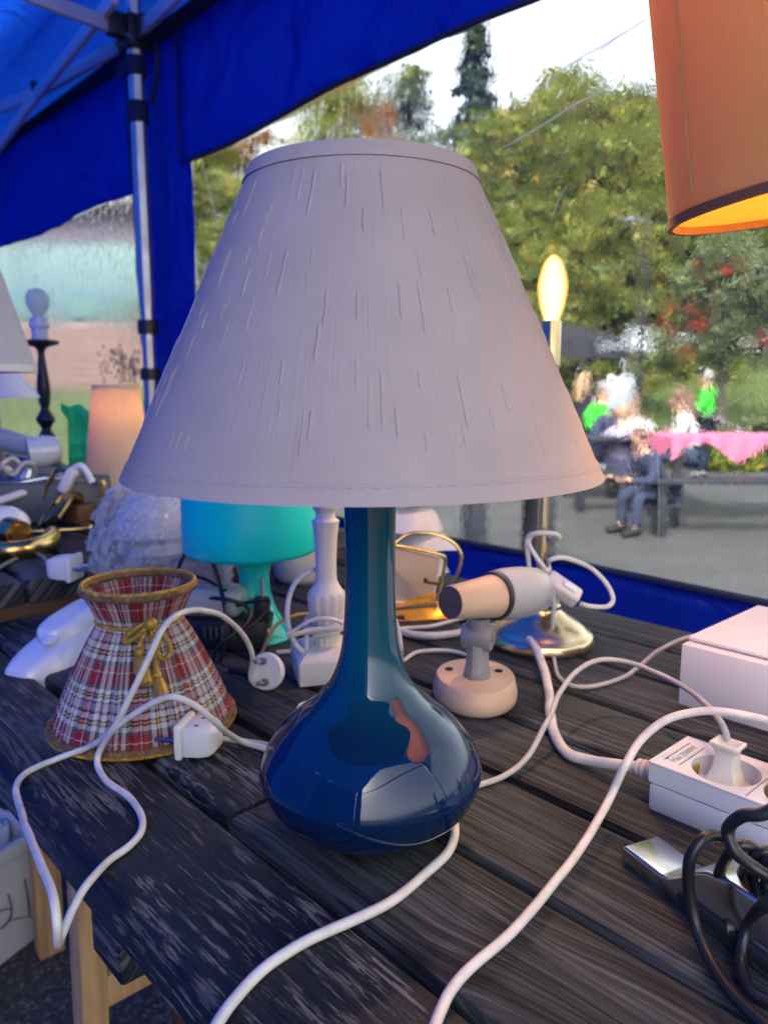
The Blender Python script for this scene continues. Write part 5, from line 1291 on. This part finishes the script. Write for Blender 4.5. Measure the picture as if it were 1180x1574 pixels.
MB().lathe([(RO-.0022, HO-.008), (RO-.0025, HO+.0018), (RO+.0018, HO+.0018), (RO+.0016, HO-.008)], 72, OC, tilt).build('top_trim', m_otr, ol, ang=60)
t3 = tilt.to_3x3(); aS = radians(186)
MB().tube([OC+t3 @ Vector(((RO+.0008)*cos(aS), (RO+.0008)*sin(aS), z)) for z in (.01, .12, .24, HO-.01)], .0006, 6, flat=.4).build('seam', m_or, ol)
bc_ = OC+t3 @ Vector((0, 0, .128))
MB().ball(bc_, .028, 20).build('bulb', emis('warm_bulb', (1, .48, .10), 36.0), ol)
MB().tube([OC+t3 @ Vector((0, 0, .155)), OC+t3 @ Vector((0, 0, .34))], .016, 14, smooth=1).build('socket', m_white, ol)
sp2 = MB()
for k in range(3):
    a = 2*pi*k/3+.5; sp2.tube([OC+t3 @ Vector((0, 0, .335)), OC+t3 @ Vector(((RO-.002)*cos(a), (RO-.002)*sin(a), .352))], .0012, 6, smooth=1)
sp2.build('spider', m_steel, ol)
hk = xbar+DV*(OC.dot(DV)); tpt = OC+t3 @ Vector((0, 0, .34))
MB().tube([tpt, tpt.lerp(hk, .5)+Vector((0, 0, -.02)), hk], .003, 8).build('cord', m_cord, ol)

# ================================================================== BEHIND: bubble wrap, dome, devices
BW = Vector((-.262, .905, TZ))
bw = MB(); cbw = BW+Vector((0, 0, .082))
def bwf(s, t):
    a = 2*pi*s; ph_ = -pi/2*.98+pi*.98*t
    d = Vector((cos(ph_)*cos(a), cos(ph_)*sin(a), sin(ph_)))
    r = .97+.26*noise.noise(d*2.1+Vector((3, 1, 7)))+.16*(abs(noise.noise(d*4.6))-.2)+.10*(abs(noise.noise(d*9))-.2)
    cell = .5-noise.voronoi(d*13.0)[0][0]
    r += .03*max(0, cell)
    p = cbw+Vector((d.x*.088*r, d.y*.052*r, d.z*.082*r)); p.z = max(p.z, TZ+.002); return p
bwo = bw.grid(bwf, 150, 90)
mbw, nt, b = newmat('bubble_film'); b.inputs['Base Color'].default_value = (.60, .64, .68, 1); b.inputs['Roughness'].default_value = .10; b.inputs['Coat Weight'].default_value = 1.0
tcw = N(nt, 'TexCoord'); vw = N(nt, 'TexVoronoi', Scale=125.0); nt.links.new(tcw.outputs['Object'], vw.inputs['Vector'])
bpw = N(nt, 'Bump', Strength=1.0, Distance=.012); bpw.invert = True; nt.links.new(vw.outputs['Distance'], bpw.inputs['Height']); nt.links.new(bpw.outputs[0], b.inputs['Normal'])
tpw = N(nt, 'BsdfTransparent'); trw = N(nt, 'BsdfTranslucent'); trw.inputs['Color'].default_value = (.7, .72, .76, 1)
m1 = N(nt, 'MixShader', Fac=.35); m2_ = N(nt, 'MixShader', Fac=.66); nt.links.new(b.outputs[0], m1.inputs[1]); nt.links.new(trw.outputs[0], m1.inputs[2]); nt.links.new(m1.outputs[0], m2_.inputs[1]); nt.links.new(tpw.outputs[0], m2_.inputs[2]); nt.links.new(m2_.outputs[0], nt.nodes['Material Output'].inputs['Surface'])
bwm = tag(bw.build('bubble_wrap', mbw, ang=180), 'crumpled heap of clear bubble wrap behind the tartan shade', 'bubble wrap')
bub = MB()
for j in range(46):
    for i in range(64):
        s_, t_ = (i+.5*(j % 2))/64, .06+.92*j/46
        p = bwf(s_, t_); nn_ = (p-cbw); nn_.normalize()
        if nn_.y > .45 or random.random() < .25: continue
        r_ = .0026+.0012*random.random(); q_m = axis_mat(nn_)
        bub.lathe([(r_, -.0003), (r_*.86, r_*.28), (r_*.5, r_*.48), (0, r_*.55)], 7, p, q_m)
mbb, nt, b = newmat('air_bubble'); b.inputs['Base Color'].default_value = (.75, .78, .82, 1); b.inputs['Roughness'].default_value = .08; b.inputs['Coat Weight'].default_value = 1
tb_ = N(nt, 'BsdfTransparent'); xb_ = N(nt, 'MixShader', Fac=.70); nt.links.new(b.outputs[0], xb_.inputs[1]); nt.links.new(tb_.outputs[0], xb_.inputs[2]); nt.links.new(xb_.outputs[0], nt.nodes['Material Output'].inputs['Surface'])
tag(bub.build('bubbles', mbb, bwm), kind='stuff')
DM = D(238, 850, 1.08); DM.z = T2Z
dm = thing('table_lamp', 'white dome glass lamp behind the bubble wrap, with a warm reflection on it', 'lamp', DM)
m_opal = M('opal_glass', (.76, .74, .72), .12, var=.03, coat=.5)
kd = camdepth(DM)/FPX; zt1 = D(238, 742, DM.y).z-T2Z; zt0 = D(238, 820, DM.y).z-T2Z
MB().lathe([(0, .001), (.05, .001), (.05, .012), (.018, .02), (.015, zt0), (.0, zt0)], 40, DM).build('base', m_wp, dm)
MB().lathe([(58*kd*cos(a), zt0+(zt1-zt0)*sin(a)) for a in np.linspace(0, pi/2, 18)]+[(0, zt1)], 48, DM).build('dome', m_opal, dm, ang=80)
# black radio-like device
rd0 = C(338, 995, 0); rd = thing('battery_radio', 'black and grey-green electronic device tangled in black cables behind the tartan shade', 'device', rd0)
rm = rotz(radians(-6))
MB().box(rd0+Vector((.0, .012, .017)), (.105, .05, .033), rm).build('case', m_dark, rd, bevel=.005)
MB().box(rd0+Vector((-.012, .014, .048)), (.078, .044, .030), rm).build('lid', M('grey_green_plastic', (.33, .38, .36), .3, var=.08), rd, bevel=.010, seg=3)
MB().box(rd0+Vector((-.016, -.0085, .049)), (.05, .001, .018), rm).build('display', M('pale_display', (.45, .47, .42), .3), rd)
gl_ = MB()
for k in range(6): gl_.box(rd0+Vector((-.012+.0062*k, -.0142-.0006*k, .021)), (.0026, .0016, .011+.004*(k % 2)), rm)
gl_.build('grille', M('grey_relief', (.10, .105, .11), .5), rd, bevel=.0004)
MB().box(rd0+Vector((.046, -.004, .042)), (.016, .014, .028), rm).build('plug_block', m_dark, rd, bevel=.003)
MB().tube([rd0+Vector((.047, -.008, .056)), rd0+Vector((.047, -.008, .078))], .0018, 8, smooth=1).build('jack', m_steel, rd)
MB().disc(rd0+Vector((.056, -.013, .022)), .003, Vector((0, -1, .2)), 12, .002).build('jack', m_steel, rd)
bk = thing('black_cable', 'thin black cables looping in front of the turquoise lamp foot', 'cable', C(340, 1010, 0))
yk = .80
def KB2(lst): return [D(px, py, yk+dy) for px, py, dy in lst]
mb = MB()
mb.tube(KB2([(262, 905, .03), (270, 884, .02), (285, 850, 0), (300, 841, -.01), (315, 846, -.015), (328, 868, -.02), (338, 900, -.03), (346, 940, -.05), (345, 985, -.06), (338, 1020, -.06), (330, 1032, -.06)]), .0022, 8)
mb.tube(KB2([(280, 888, .02), (305, 887, .01), (328, 897, 0), (345, 915, -.01), (352, 938, -.02), (350, 965, -.03)]), .0020, 8)
mb.tube(KB2([(278, 923, .0), (310, 919, -.02), (345, 921, -.03), (372, 928, -.03), (385, 940, -.035), (381, 956, -.045), (366, 970, -.055), (345, 985, -.06), (332, 1000, -.06), (324, 1022, -.06)]), .0021, 8)
mb.tube(KB2([(280, 932, .0), (300, 939, -.01), (330, 938, -.02), (365, 930, -.025), (395, 923, -.03), (411, 923, -.03), (413, 931, -.035), (400, 950, -.04), (380, 966, -.045)]), .0020, 8)
mb.tube(KB2([(345, 905, -.02), (350, 930, -.02), (348, 960, -.03)]), .0020, 8)
mb.build('cord', m_black, bk)
sn = C(352, 1028, .004); MB().bar(sn, sn+Vector((.026, -.008, 0)), .008, .006).build('connector', m_dark, bk, bevel=.0015)
# frosted vase-like shade behind the turned lamp
FG = C(462, 905, 0); FG.y += .05; fg = thing('frosted_lampshade', 'frosted white glass shade standing behind the white turned lamp', 'lampshade', FG); kf = camdepth(FG)/FPX
MB().lathe([(0, .001), (40*kf, .001), (46*kf, .01), (50*kf, .05), (46*kf, .095), (34*kf, .118), (30*kf, .12), (28*kf, .118)], 48, FG).build('glass', M('frosted_glass', (.60, .60, .60), .35, var=.04), fg, ang=60)
# layered white shade
PL = Vector((at(640, .99), .99, TZ)); pt = thing('layered_lampshade', 'white shade of overlapping curved plastic petals, right behind the blue lamp neck', 'lampshade', PL); kp = .99/FPX
m_pet = fabric('petal_plastic', (.78, .78, .80), transl=.35, rough=.4, var=.02, vscale=3)
def petal(cx, cyp, w, h, tilt_, yaw_, nm='petal'):
    c = D(cx, cyp, .99); m3 = (rotz(yaw_) @ Matrix.Rotation(tilt_, 4, 'Y')).to_3x3()
    def fn(s, t):
        a = -pi*.78+pi*1.56*s; r = .35+.65*t
        ex = r*w*(1+.10*cos(3*a)); return c+m3 @ Vector((ex*sin(a), -ex*cos(a)*.75, -h*t*t+.004*sin(a*2)))
    MB().grid(fn, 40, 10).build(nm, m_pet, pt, solid=.0012, ang=80)
for cx, cyp, w, h, tl_, yw in ((640, 845, .050, .030, .08, .3), (638, 812, .050, .032, -.14, -.4), (634, 775, .053, .032, .16, .5), (636, 735, .045, .03, -.1, -.2)): petal(cx, cyp, w, h, tl_, yw)
MB().tube([PL+DZ*.0, PL+DZ*.22], .012, 16, smooth=1).build('inner_tube', m_white, pt)
# beige panel wall lamp with brass wire
pn = thing('wall_lamp', 'beige square fabric panel lamp in a brass wire frame, right of the blue neck', 'lamp', C(640, 930, 0))
yp = .92
A_, B_, C_, D_ = D(598, 838, yp-.01), D(677, 857, yp+.02), D(664, 926, yp+.005), D(598, 926, yp-.02)
pm_ = MB(); nb_ = (B_-A_).cross(D_-A_).normalized(); nb_ = nb_ if nb_.y > 0 else -nb_
pm_.add([A_, B_, C_, D_]+[p+nb_*.02 for p in (A_, B_, C_, D_)], [(0, 1, 2, 3), (4, 5, 6, 7), (0, 1, 5, 4), (1, 2, 6, 5), (2, 3, 7, 6), (3, 0, 4, 7)])
pm_.build('panel', fabric('beige_fabric', (.50, .42, .36), transl=.2, var=.05), pn, bevel=.001)
ed = MB(); e0 = -nb_*.0006
for p, q in ((A_, B_), (B_, C_), (C_, D_)): ed.tube([p+e0, q+e0], .0012, 6, smooth=1)
ed.build('panel_edging', m_wp, pn)
MB().tube([D(590, 836, yp-.03), D(630, 842, yp-.03), D(676, 853, yp-.025), D(683, 858, yp-.024), D(684, 866, yp-.024), D(678, 895, yp-.03), D(671, 924, yp-.035)], .0023, 8).build('brass_wire', m_brass, pn)
MB().tube([D(588, 852, yp-.04), D(605, 836, yp-.035), D(625, 822, yp-.03), D(645, 819, yp-.03), D(668, 821, yp-.03), D(695, 833, yp-.03), D(708, 852, yp-.03), D(707, 870, yp-.03), D(697, 897, yp-.03)], .0021, 8).build('brass_wire', m_brass, pn)
MB().bar(D(651, 892, yp-.03), D(674, 896, yp-.03), .006, .006).build('hinge', m_brassd, pn, bevel=.001)
MB().disc(D(654, 892, yp-.034), .0022, Vector((0, -1, 0)), 10, .002).build('screw', m_dark, pn)
yb0 = C(640, 968, 0); yt = thing('brass_box', 'shiny yellow brass box lying in front of the beige panel', 'lamp part', yb0); yy = .89
Q = [D(598, 938, yy), D(672, 930, yy+.0), D(690, 952, yy-.01), D(598, 968, yy-.02)]
E_ = [D(598, 930, yy+.015), D(672, 917, yy+.02)]
bx_ = MB(); up_ = [Q[0], Q[1]]; lo_ = [Vector((Q[3].x, Q[3].y, TZ+.001)), Vector((Q[2].x, Q[2].y, TZ+.001))]
bk_ = [p+Vector((.0, .035, .006)) for p in up_]; bl_ = [Vector((p.x, p.y+.04, TZ+.001)) for p in lo_]
bx_.add([lo_[0], lo_[1], up_[1], up_[0], bl_[0], bl_[1], bk_[1], bk_[0]], [(0, 1, 2, 3), (4, 5, 6, 7), (0, 1, 5, 4), (3, 2, 6, 7), (0, 3, 7, 4), (1, 2, 6, 5)])
bx_.build('case', M('yellow_brass', (.80, .36, .02), .28, .25, var=.12, vscale=20), yt, bevel=.0015)
MB().bar(D(606, 951, yy-.014), D(622, 949, yy-.014), .004, .006).build('socket', m_dark, yt, bevel=.001)
MB().bar(up_[0]+Vector((0, -.001, .001)), up_[1]+Vector((0, -.001, .001)), .003, .003).build('edge_strip', m_steel, yt)
sc_ = thing('white_cable', 'thin white cable lying between the brass box and the wooden spotlight', 'cable', T(660, 962))
cord('cord', [C(590, 970), C(620, 966), C(660, 963), C(695, 955), C(730, 945), C(770, 935)], .0024, m_cord, sc_)
sc2 = thing('white_cable', 'thin white cable curving behind the wooden spotlight base', 'cable', T(660, 1000))
cord('cord', [D(604, 948, .72), D(612, 970, .71), D(616, 1000, .70), C(618, 1016, .004), C(640, 1003), C(680, 1000), C(712, 1006), C(735, 1018), C(760, 1030)], .0021, m_cord, sc2)
wsm = thing('white_cable', 'short cream loop of cable sticking out left of the blue lamp body', 'cable', T(470, 1090))
cord('cord', [C(500, 1080), C(478, 1079), C(462, 1084), C(460, 1092, .004), C(470, 1102), C(500, 1120)], .0017, m_cream, wsm)

# ================================================================== SECOND TABLE: things piled at the left
def T2(px, py, h=0.0): return T(px, py, T2Z+h)
# dark turned lamp with bare bulb
KL = T2(76, 722); kl = thing('table_lamp', 'dark turned candlestick lamp with a bare frosted globe bulb at the left', 'lamp', KL); kk = camdepth(KL)/FPX
m_iron = M('dark_bronze', (.020, .022, .018), .42, var=.3, vscale=30)
rows = [(722, 25), (716, 24), (708, 17), (700, 11), (690, 8), (682, 10), (672, 12.5), (664, 9), (658, 7), (650, 12), (644, 14), (636, 10), (628, 6), (620, 8), (612, 9), (600, 10), (590, 9.5), (570, 7.5), (552, 5.5), (540, 5.5), (534, 9), (529, 25), (525, 27), (523, 25), (523, 0)]
pr = profile(KL, rows); pr[0] = (pr[0][0], .001)
P2, _ = spline([Vector((r, 0, z)) for r, z in pr[:-4]], 1, 3)
KX = KL
MB().lathe([(0, .001)]+[(p.x, p.z) for p in P2]+pr[-4:], 48, KX).build('stem', m_iron, kl, ang=45)
m_sock = M('white_socket', (.66, .68, .70), .4)
rows = [(523, 12), (505, 12), (503, 15), (498, 15), (496, 13), (488, 13), (488, 0)]
MB().lathe([(0, profile(KL, rows)[0][1])]+profile(KL, rows), 32, KX).build('socket', m_sock, kl, ang=35)
rows = [(490, 8), (484, 9), (478, 13), (470, 16.5), (462, 17.5), (454, 16.5), (447, 12), (444, 6), (443, 0)]
q2 = profile(KL, rows); P2, _ = spline([Vector((r, 0, z)) for r, z in q2], 1, 3)
mgb, nt, b = newmat('clear_bulb'); b.inputs['Base Color'].default_value = (.55, .55, .60, 1); b.inputs['Roughness'].default_value = .12
tg = N(nt, 'BsdfTransparent'); mg = N(nt, 'MixShader', Fac=.45); nt.links.new(b.outputs[0], mg.inputs[1]); nt.links.new(tg.outputs[0], mg.inputs[2]); nt.links.new(mg.outputs[0], nt.nodes['Material Output'].inputs['Surface'])
MB().lathe([(max(0, p.x), p.z) for p in P2], 32, KX).build('bulb', mgb, kl)
# cream tall shade, lit
CS = T2(188, 778); cs2 = thing('table_lamp', 'lit lamp with a tall cream pleated cone shade behind the big lampshade', 'lamp', CS); kc_ = camdepth(CS)/FPX
m_crm = fabric('cream_pleats', (.74, .62, .42), transl=.26, ribs=.9, rscale=260, trcol=(.75, .60, .36), rdist=.001)
rows = [(772, 56), (592, 34)]; q2 = profile(CS, rows)
MB().lathe([q2[0], ((q2[0][0]+q2[1][0])/2, (q2[0][1]+q2[1][1])/2), q2[1]], 120, CS, mod=lambda a, f: .0008*sin(a*40)).build('shade', m_crm, cs2, solid=.001, ang=80)
MB().lathe([(0, .001), (.05, .001), (.05, .012), (.012, .02), (.012, .10), (0, .10)], 32, CS).build('base', m_brass, cs2)
MB().ball(CS+DZ*(q2[1][1]*.80), .020, 16).build('bulb', emis('warm_bulb_small', (1, .55, .16), 16.0), cs2)
rows = [(597, 34.2), (591, 33.6)]; q3 = profile(CS, rows); MB().lathe([(q3[0][0]+.0006, q3[0][1]), (q3[0][0]+.0016, q3[0][1]), (q3[1][0]+.0016, q3[1][1]), (q3[1][0]+.0004, q3[1][1])], 60, CS).build('top_trim', m_crm, cs2)
# white pleated shade cut by the left edge
LW = Vector((at(-48, 1.25), 1.25, D(0, 568, 1.25).z)); lw = thing('table_lamp', 'lamp with a large white pleated shade cut by the left edge of the picture', 'lamp', Vector((LW.x, LW.y, T2Z)))
zt2 = D(0, 385, 1.25).z; kw = 1.25/FPX
MB().lathe([(97*kw, LW.z), (48*kw, zt2)], 160, Vector((LW.x, LW.y, 0)), mod=lambda a, f: .0016*sin(a*44)).build('shade', fabric('white_pleats', (.72, .71, .68), transl=.35, rscale=200, ribs=.4), lw, solid=.001, ang=80)
MB().lathe([(95.5*kw, LW.z-.004), (98*kw, LW.z-.004), (98*kw, LW.z+.007), (96.5*kw, LW.z+.007)], 80, Vector((LW.x, LW.y, 0))).build('bottom_trim', m_wp, lw)
MB().lathe([(0, .001), (.05, .001), (.05, .01), (.014, .025), (.012, .08), (.018, .11), (.010, .14), (.010, LW.z-T2Z+.05), (0, LW.z-T2Z+.05)], 40, Vector((LW.x, LW.y, T2Z))).build('stem', m_brass, lw)
# low white cone shade
L2 = Vector((at(-12, 1.55), 1.55, T2Z)); l2 = thing('table_lamp', 'small lamp with a smooth white cone shade below the pleated one at the left edge', 'lamp', L2); k2 = 1.55/FPX
MB().lathe([(67*k2, D(0, 611, 1.55).z), (36*k2, D(0, 568, 1.55).z)], 60, Vector((L2.x, L2.y, 0))).build('shade', M('white_card_shade', (.74, .75, .75), .6, var=.02), l2, solid=.001, ang=80)
MB().lathe([(0, .001), (.045, .001), (.045, .01), (.02, .03), (.03, .06), (.012, .10), (.010, D(0, 600, 1.55).z-T2Z), (0, D(0, 600, 1.55).z-T2Z)], 40, L2).build('stem', M('copper_stem', (.35, .16, .10), .4, var=.2), l2)
# green bag
gb0 = T2(125, 725); gb = MB()
yg = 1.95
def gbf(s, t):
    px = 94+(s*(148-94)) ; top = 618+14*s
    if s < .22: bot = 632+60*max(0, s-.05)
    else: bot = 724
    py = top+(bot-top)*t + 4*sin(s*9)
    return D(px+(6*sin(t*3) if s > .4 else 0), py, yg+.012*nz(s*6, t*6, 1)+.03*sin(s*3))
gb.grid(gbf, 40, 30)
tag(gb.build('green_bag', fabric('green_film', (.05, .80, .34), transl=.4, rough=.3, trcol=(.06, .80, .42), var=.15, vscale=12), solid=.001, ang=80), 'bright green plastic bag hanging beside the cream cone shade', 'bag')
# plug lying at the table corner
gp = T2(107, 872, .0145); gpt = thing('grey_cable', 'brownish cable with a bluish white plug lying on the front corner of the second table', 'cable', gp)
plug_flat(gpt, gp+Vector((.006, 0, 0)), Vector((1, -.12, 0)), DZ, s=1.15)
cord('cord', [gp+Vector((-.02, 0, -.004)), T2(60, 852, .006), T2(35, 855, .004), T2(0, 872, .003), T2(-60, 905, .003)], .0026, M('brown_cord', (.30, .23, .17), .5), gpt)
# brass pieces
def b2(name, label, pos): return thing(name, label, 'lamp part', pos, 'brass and white lamp parts heaped on the second table')
o = b2('curved_brass_lamp', 'thick curved brass lamp arm lying along the front of the heap', T2(30, 850))
MB().tube([T2(-70, 838, .014), T2(-20, 846, .014), T2(30, 845, .014), T2(62, 838, .014), T2(78, 829, .015), T2(80, 822, .016)], .0125, 16, smooth=5).build('arm', m_brass, o)
o = b2('brass_socket', 'short brass lamp holder with a dark round end, above the curved arm', T2(22, 830))
MB().bar(T2(8, 814, .03), T2(34, 820, .03), .001, .001)
MB().tube([T2(-10, 806, .034), T2(30, 820, .03)], [.022, .018], 24, smooth=1).build('holder', m_brass, o, ang=30)
MB().disc(T2(31, 820.5, .03), .0125, T2(31, 820.5, .03)-T2(-10, 806, .034), 24, .003).build('end_cap', m_brassd, o)
o = b2('white_reflector', 'white dome reflector behind the brass lamp holder', T2(0, 810))
MB().ball(T2(2, 806, .036), .036, 28, (1.1, 1, .75)).build('dome', m_opal, o)
o = b2('brass_rod', 'thin straight brass rod with a hooked end, lying across the heap', T2(90, 815))
MB().tube([T2(36, 818, .012), T2(90, 815, .012), T2(134, 812, .012), T2(137, 808, .014), T2(120, 804, .014)], .004, 10, smooth=4).build('rod', m_brass, o)
o = b2('brass_bundle', 'bundle of bent aged brass tubes tied together in the heap', T2(85, 790))
for k in range(6):
    MB().tube([T2(62+5*k, 812-3*k, .01+.004*k), T2(76+6*k, 785-3*k, .03+.004*k), T2(92+5*k, 768-2*k, .05), T2(104+4*k, 765, .045), T2(108+3*k, 772, .035)], .0055, 10, smooth=4).build('tube', [m_brass, m_brassd][k % 2], o)
o = b2('glass_plate_lamp', 'square brass wire frame with a smoked glass plate standing in the heap', T2(120, 800))
fy = 1.30
MB().tube([D(68, 770, fy), D(73, 748, fy), D(86, 724, fy), D(100, 723, fy), D(130, 732, fy), D(152, 737, fy), D(159, 744, fy), D(157, 765, fy)], .0042, 8, smooth=3).build('wire', m_brass, o)
MB().prism([(-.045, -.03), (.045, -.035), (.035, .022), (-.04, .03)], .003, D(122, 762, fy+.01), rotz(.2)).build('plate', M('smoked_plate', (.20, .15, .13), .2, var=.1), o)
o = b2('white_clip', 'frayed white plastic clip standing on top of the brass frame', T2(105, 790))
MB().bar(D(97, 756, 1.29), D(114, 722, 1.29), .024, .018).build('clip', m_white, o, bevel=.005)
MB().tube([D(112, 722, 1.29), D(124, 716, 1.29), D(134, 726, 1.29), D(142, 742, 1.29)], .006, 8).build('strap', m_white, o)
o = b2('brown_block', 'flat brown wooden bracket under the brass bundle', T2(130, 800))
MB().bar(T2(108, 792, .02), T2(170, 776, .02), .03, .03).build('block', m_pined, o, bevel=.003)
o = b2('spot_tube', 'pale grey spotlight tube with a dark open end on top of the heap', T2(30, 720))
MB().tube([D(-30, 668, 1.5), D(48, 687, 1.5)], [.024, .020], 24, smooth=1).build('tube', M('pale_grey_tube', (.5, .5, .5), .4), o, ang=30)
MB().disc(D(48.5, 687.2, 1.499), .014, D(48, 687, 1.5)-D(-30, 668, 1.5), 20, .002).build('opening', m_brassd, o)
o = b2('blue_spotlight', 'white spotlight cup with a bluish inside, next to the grey tube', T2(60, 725))
MB().lathe([(.030, 0), (.031, .03), (.022, .055), (0, .06)], 32, D(44, 697, 1.46), axis_mat(Vector((1.0, .55, .12)))).build('cup', m_gw, o, solid=.0015, ang=50)
MB().disc(D(45, 697, 1.463), .026, Vector((1, .55, .12)), 28, .002).build('reflector', M('blue_grey_reflector', (.18, .24, .42), .2, .3), o)
rgp = random.Random(12)
def rnd(px0, px1, py0, py1, h): return D(rgp.uniform(px0, px1), rgp.uniform(py0, py1), 1.28+h)
for k, (lab, m_, r_) in enumerate([('grey steel tube arm crossing the upper heap', m_steel, .006), ('bent chrome tube arm at the left of the heap', m_steel, .007), ('white lamp arm lying flat across the heap', m_white, .007), ('pale cable looped over the heap', m_cord, .004), ('second bent brass tube low in the heap', m_brassd, .006), ('light grey cable coil at the heap top', m_cordg, .004), ('long thin chrome rod reaching towards the brass frame', m_steel, .004), ('white flex hanging down the front of the heap', m_cord, .0035)]):
    o = b2(['steel_lamp', 'chrome_lamp', 'white_lamp', 'pale_cable', 'brass_tube', 'grey_cable', 'chrome_rod', 'white_flex'][k], lab, T2(20+8*k, 790))
    paths = [[(-20, 745), (30, 742), (75, 735), (110, 738)], [(-20, 720), (12, 722), (25, 745), (48, 765), (70, 770)], [(-20, 775), (15, 765), (40, 757), (72, 757)], [(-10, 735), (5, 712), (22, 705), (34, 722), (26, 745), (8, 758), (-12, 762)], [(50, 800), (70, 792), (100, 795), (140, 787), (160, 790)], [(0, 715), (20, 730), (36, 712), (52, 716), (48, 738), (24, 740)], [(-10, 765), (30, 748), (68, 742)], [(90, 735), (85, 760), (92, 785), (80, 805)]][k]
    MB().tube([D(px, py, 1.30+.05*sin(k*2.1)+.02*i) for i, (px, py) in enumerate(paths)], r_, 10, smooth=5).build('bar', m_, o)
for k, (px, py, w_, h_, m_, lab) in enumerate([(42, 790, .075, .05, m_gw, 'white square lamp base lying in the middle of the heap'), (10, 785, .06, .03, m_alu, 'flat aluminium plate at the left of the heap'), (38, 720, .03, .03, m_steel, 'small chrome cylinder fitting on the heap'), (12, 752, .05, .02, m_brass, 'round brass canopy at the left edge of the heap')]):
    o = b2(['square_lamp', 'metal_plate', 'chrome_fitting', 'brass_canopy'][k], lab, D(px, py+20, 1.36))
    if k in (2, 3): MB().lathe([(0, 0), (w_*.6, 0), (w_*.6, h_*.3), (w_*.4, h_), (0, h_)], 28, D(px, py+6, 1.36), Matrix.Rotation(.5+k, 4, 'X')).build('shell', m_, o)
    else: MB().box(D(px, py, 1.38), (w_*1.3, .05, h_), Matrix.Rotation(.4*k-.2, 4, 'Y') @ rotz(.4)).build('plate', m_, o, bevel=.006)
# support clutter body under the heap so nothing floats
o = b2('grey_crate', 'low grey tray that carries the heap of lamp parts', T2(20, 790))
MB().box(Vector((-.72, 1.42, T2Z+.035)), (.42, .30, .068), rotz(.2)).build('tray', M('grey_tray', (.10, .11, .12), .5), o, bevel=.006)
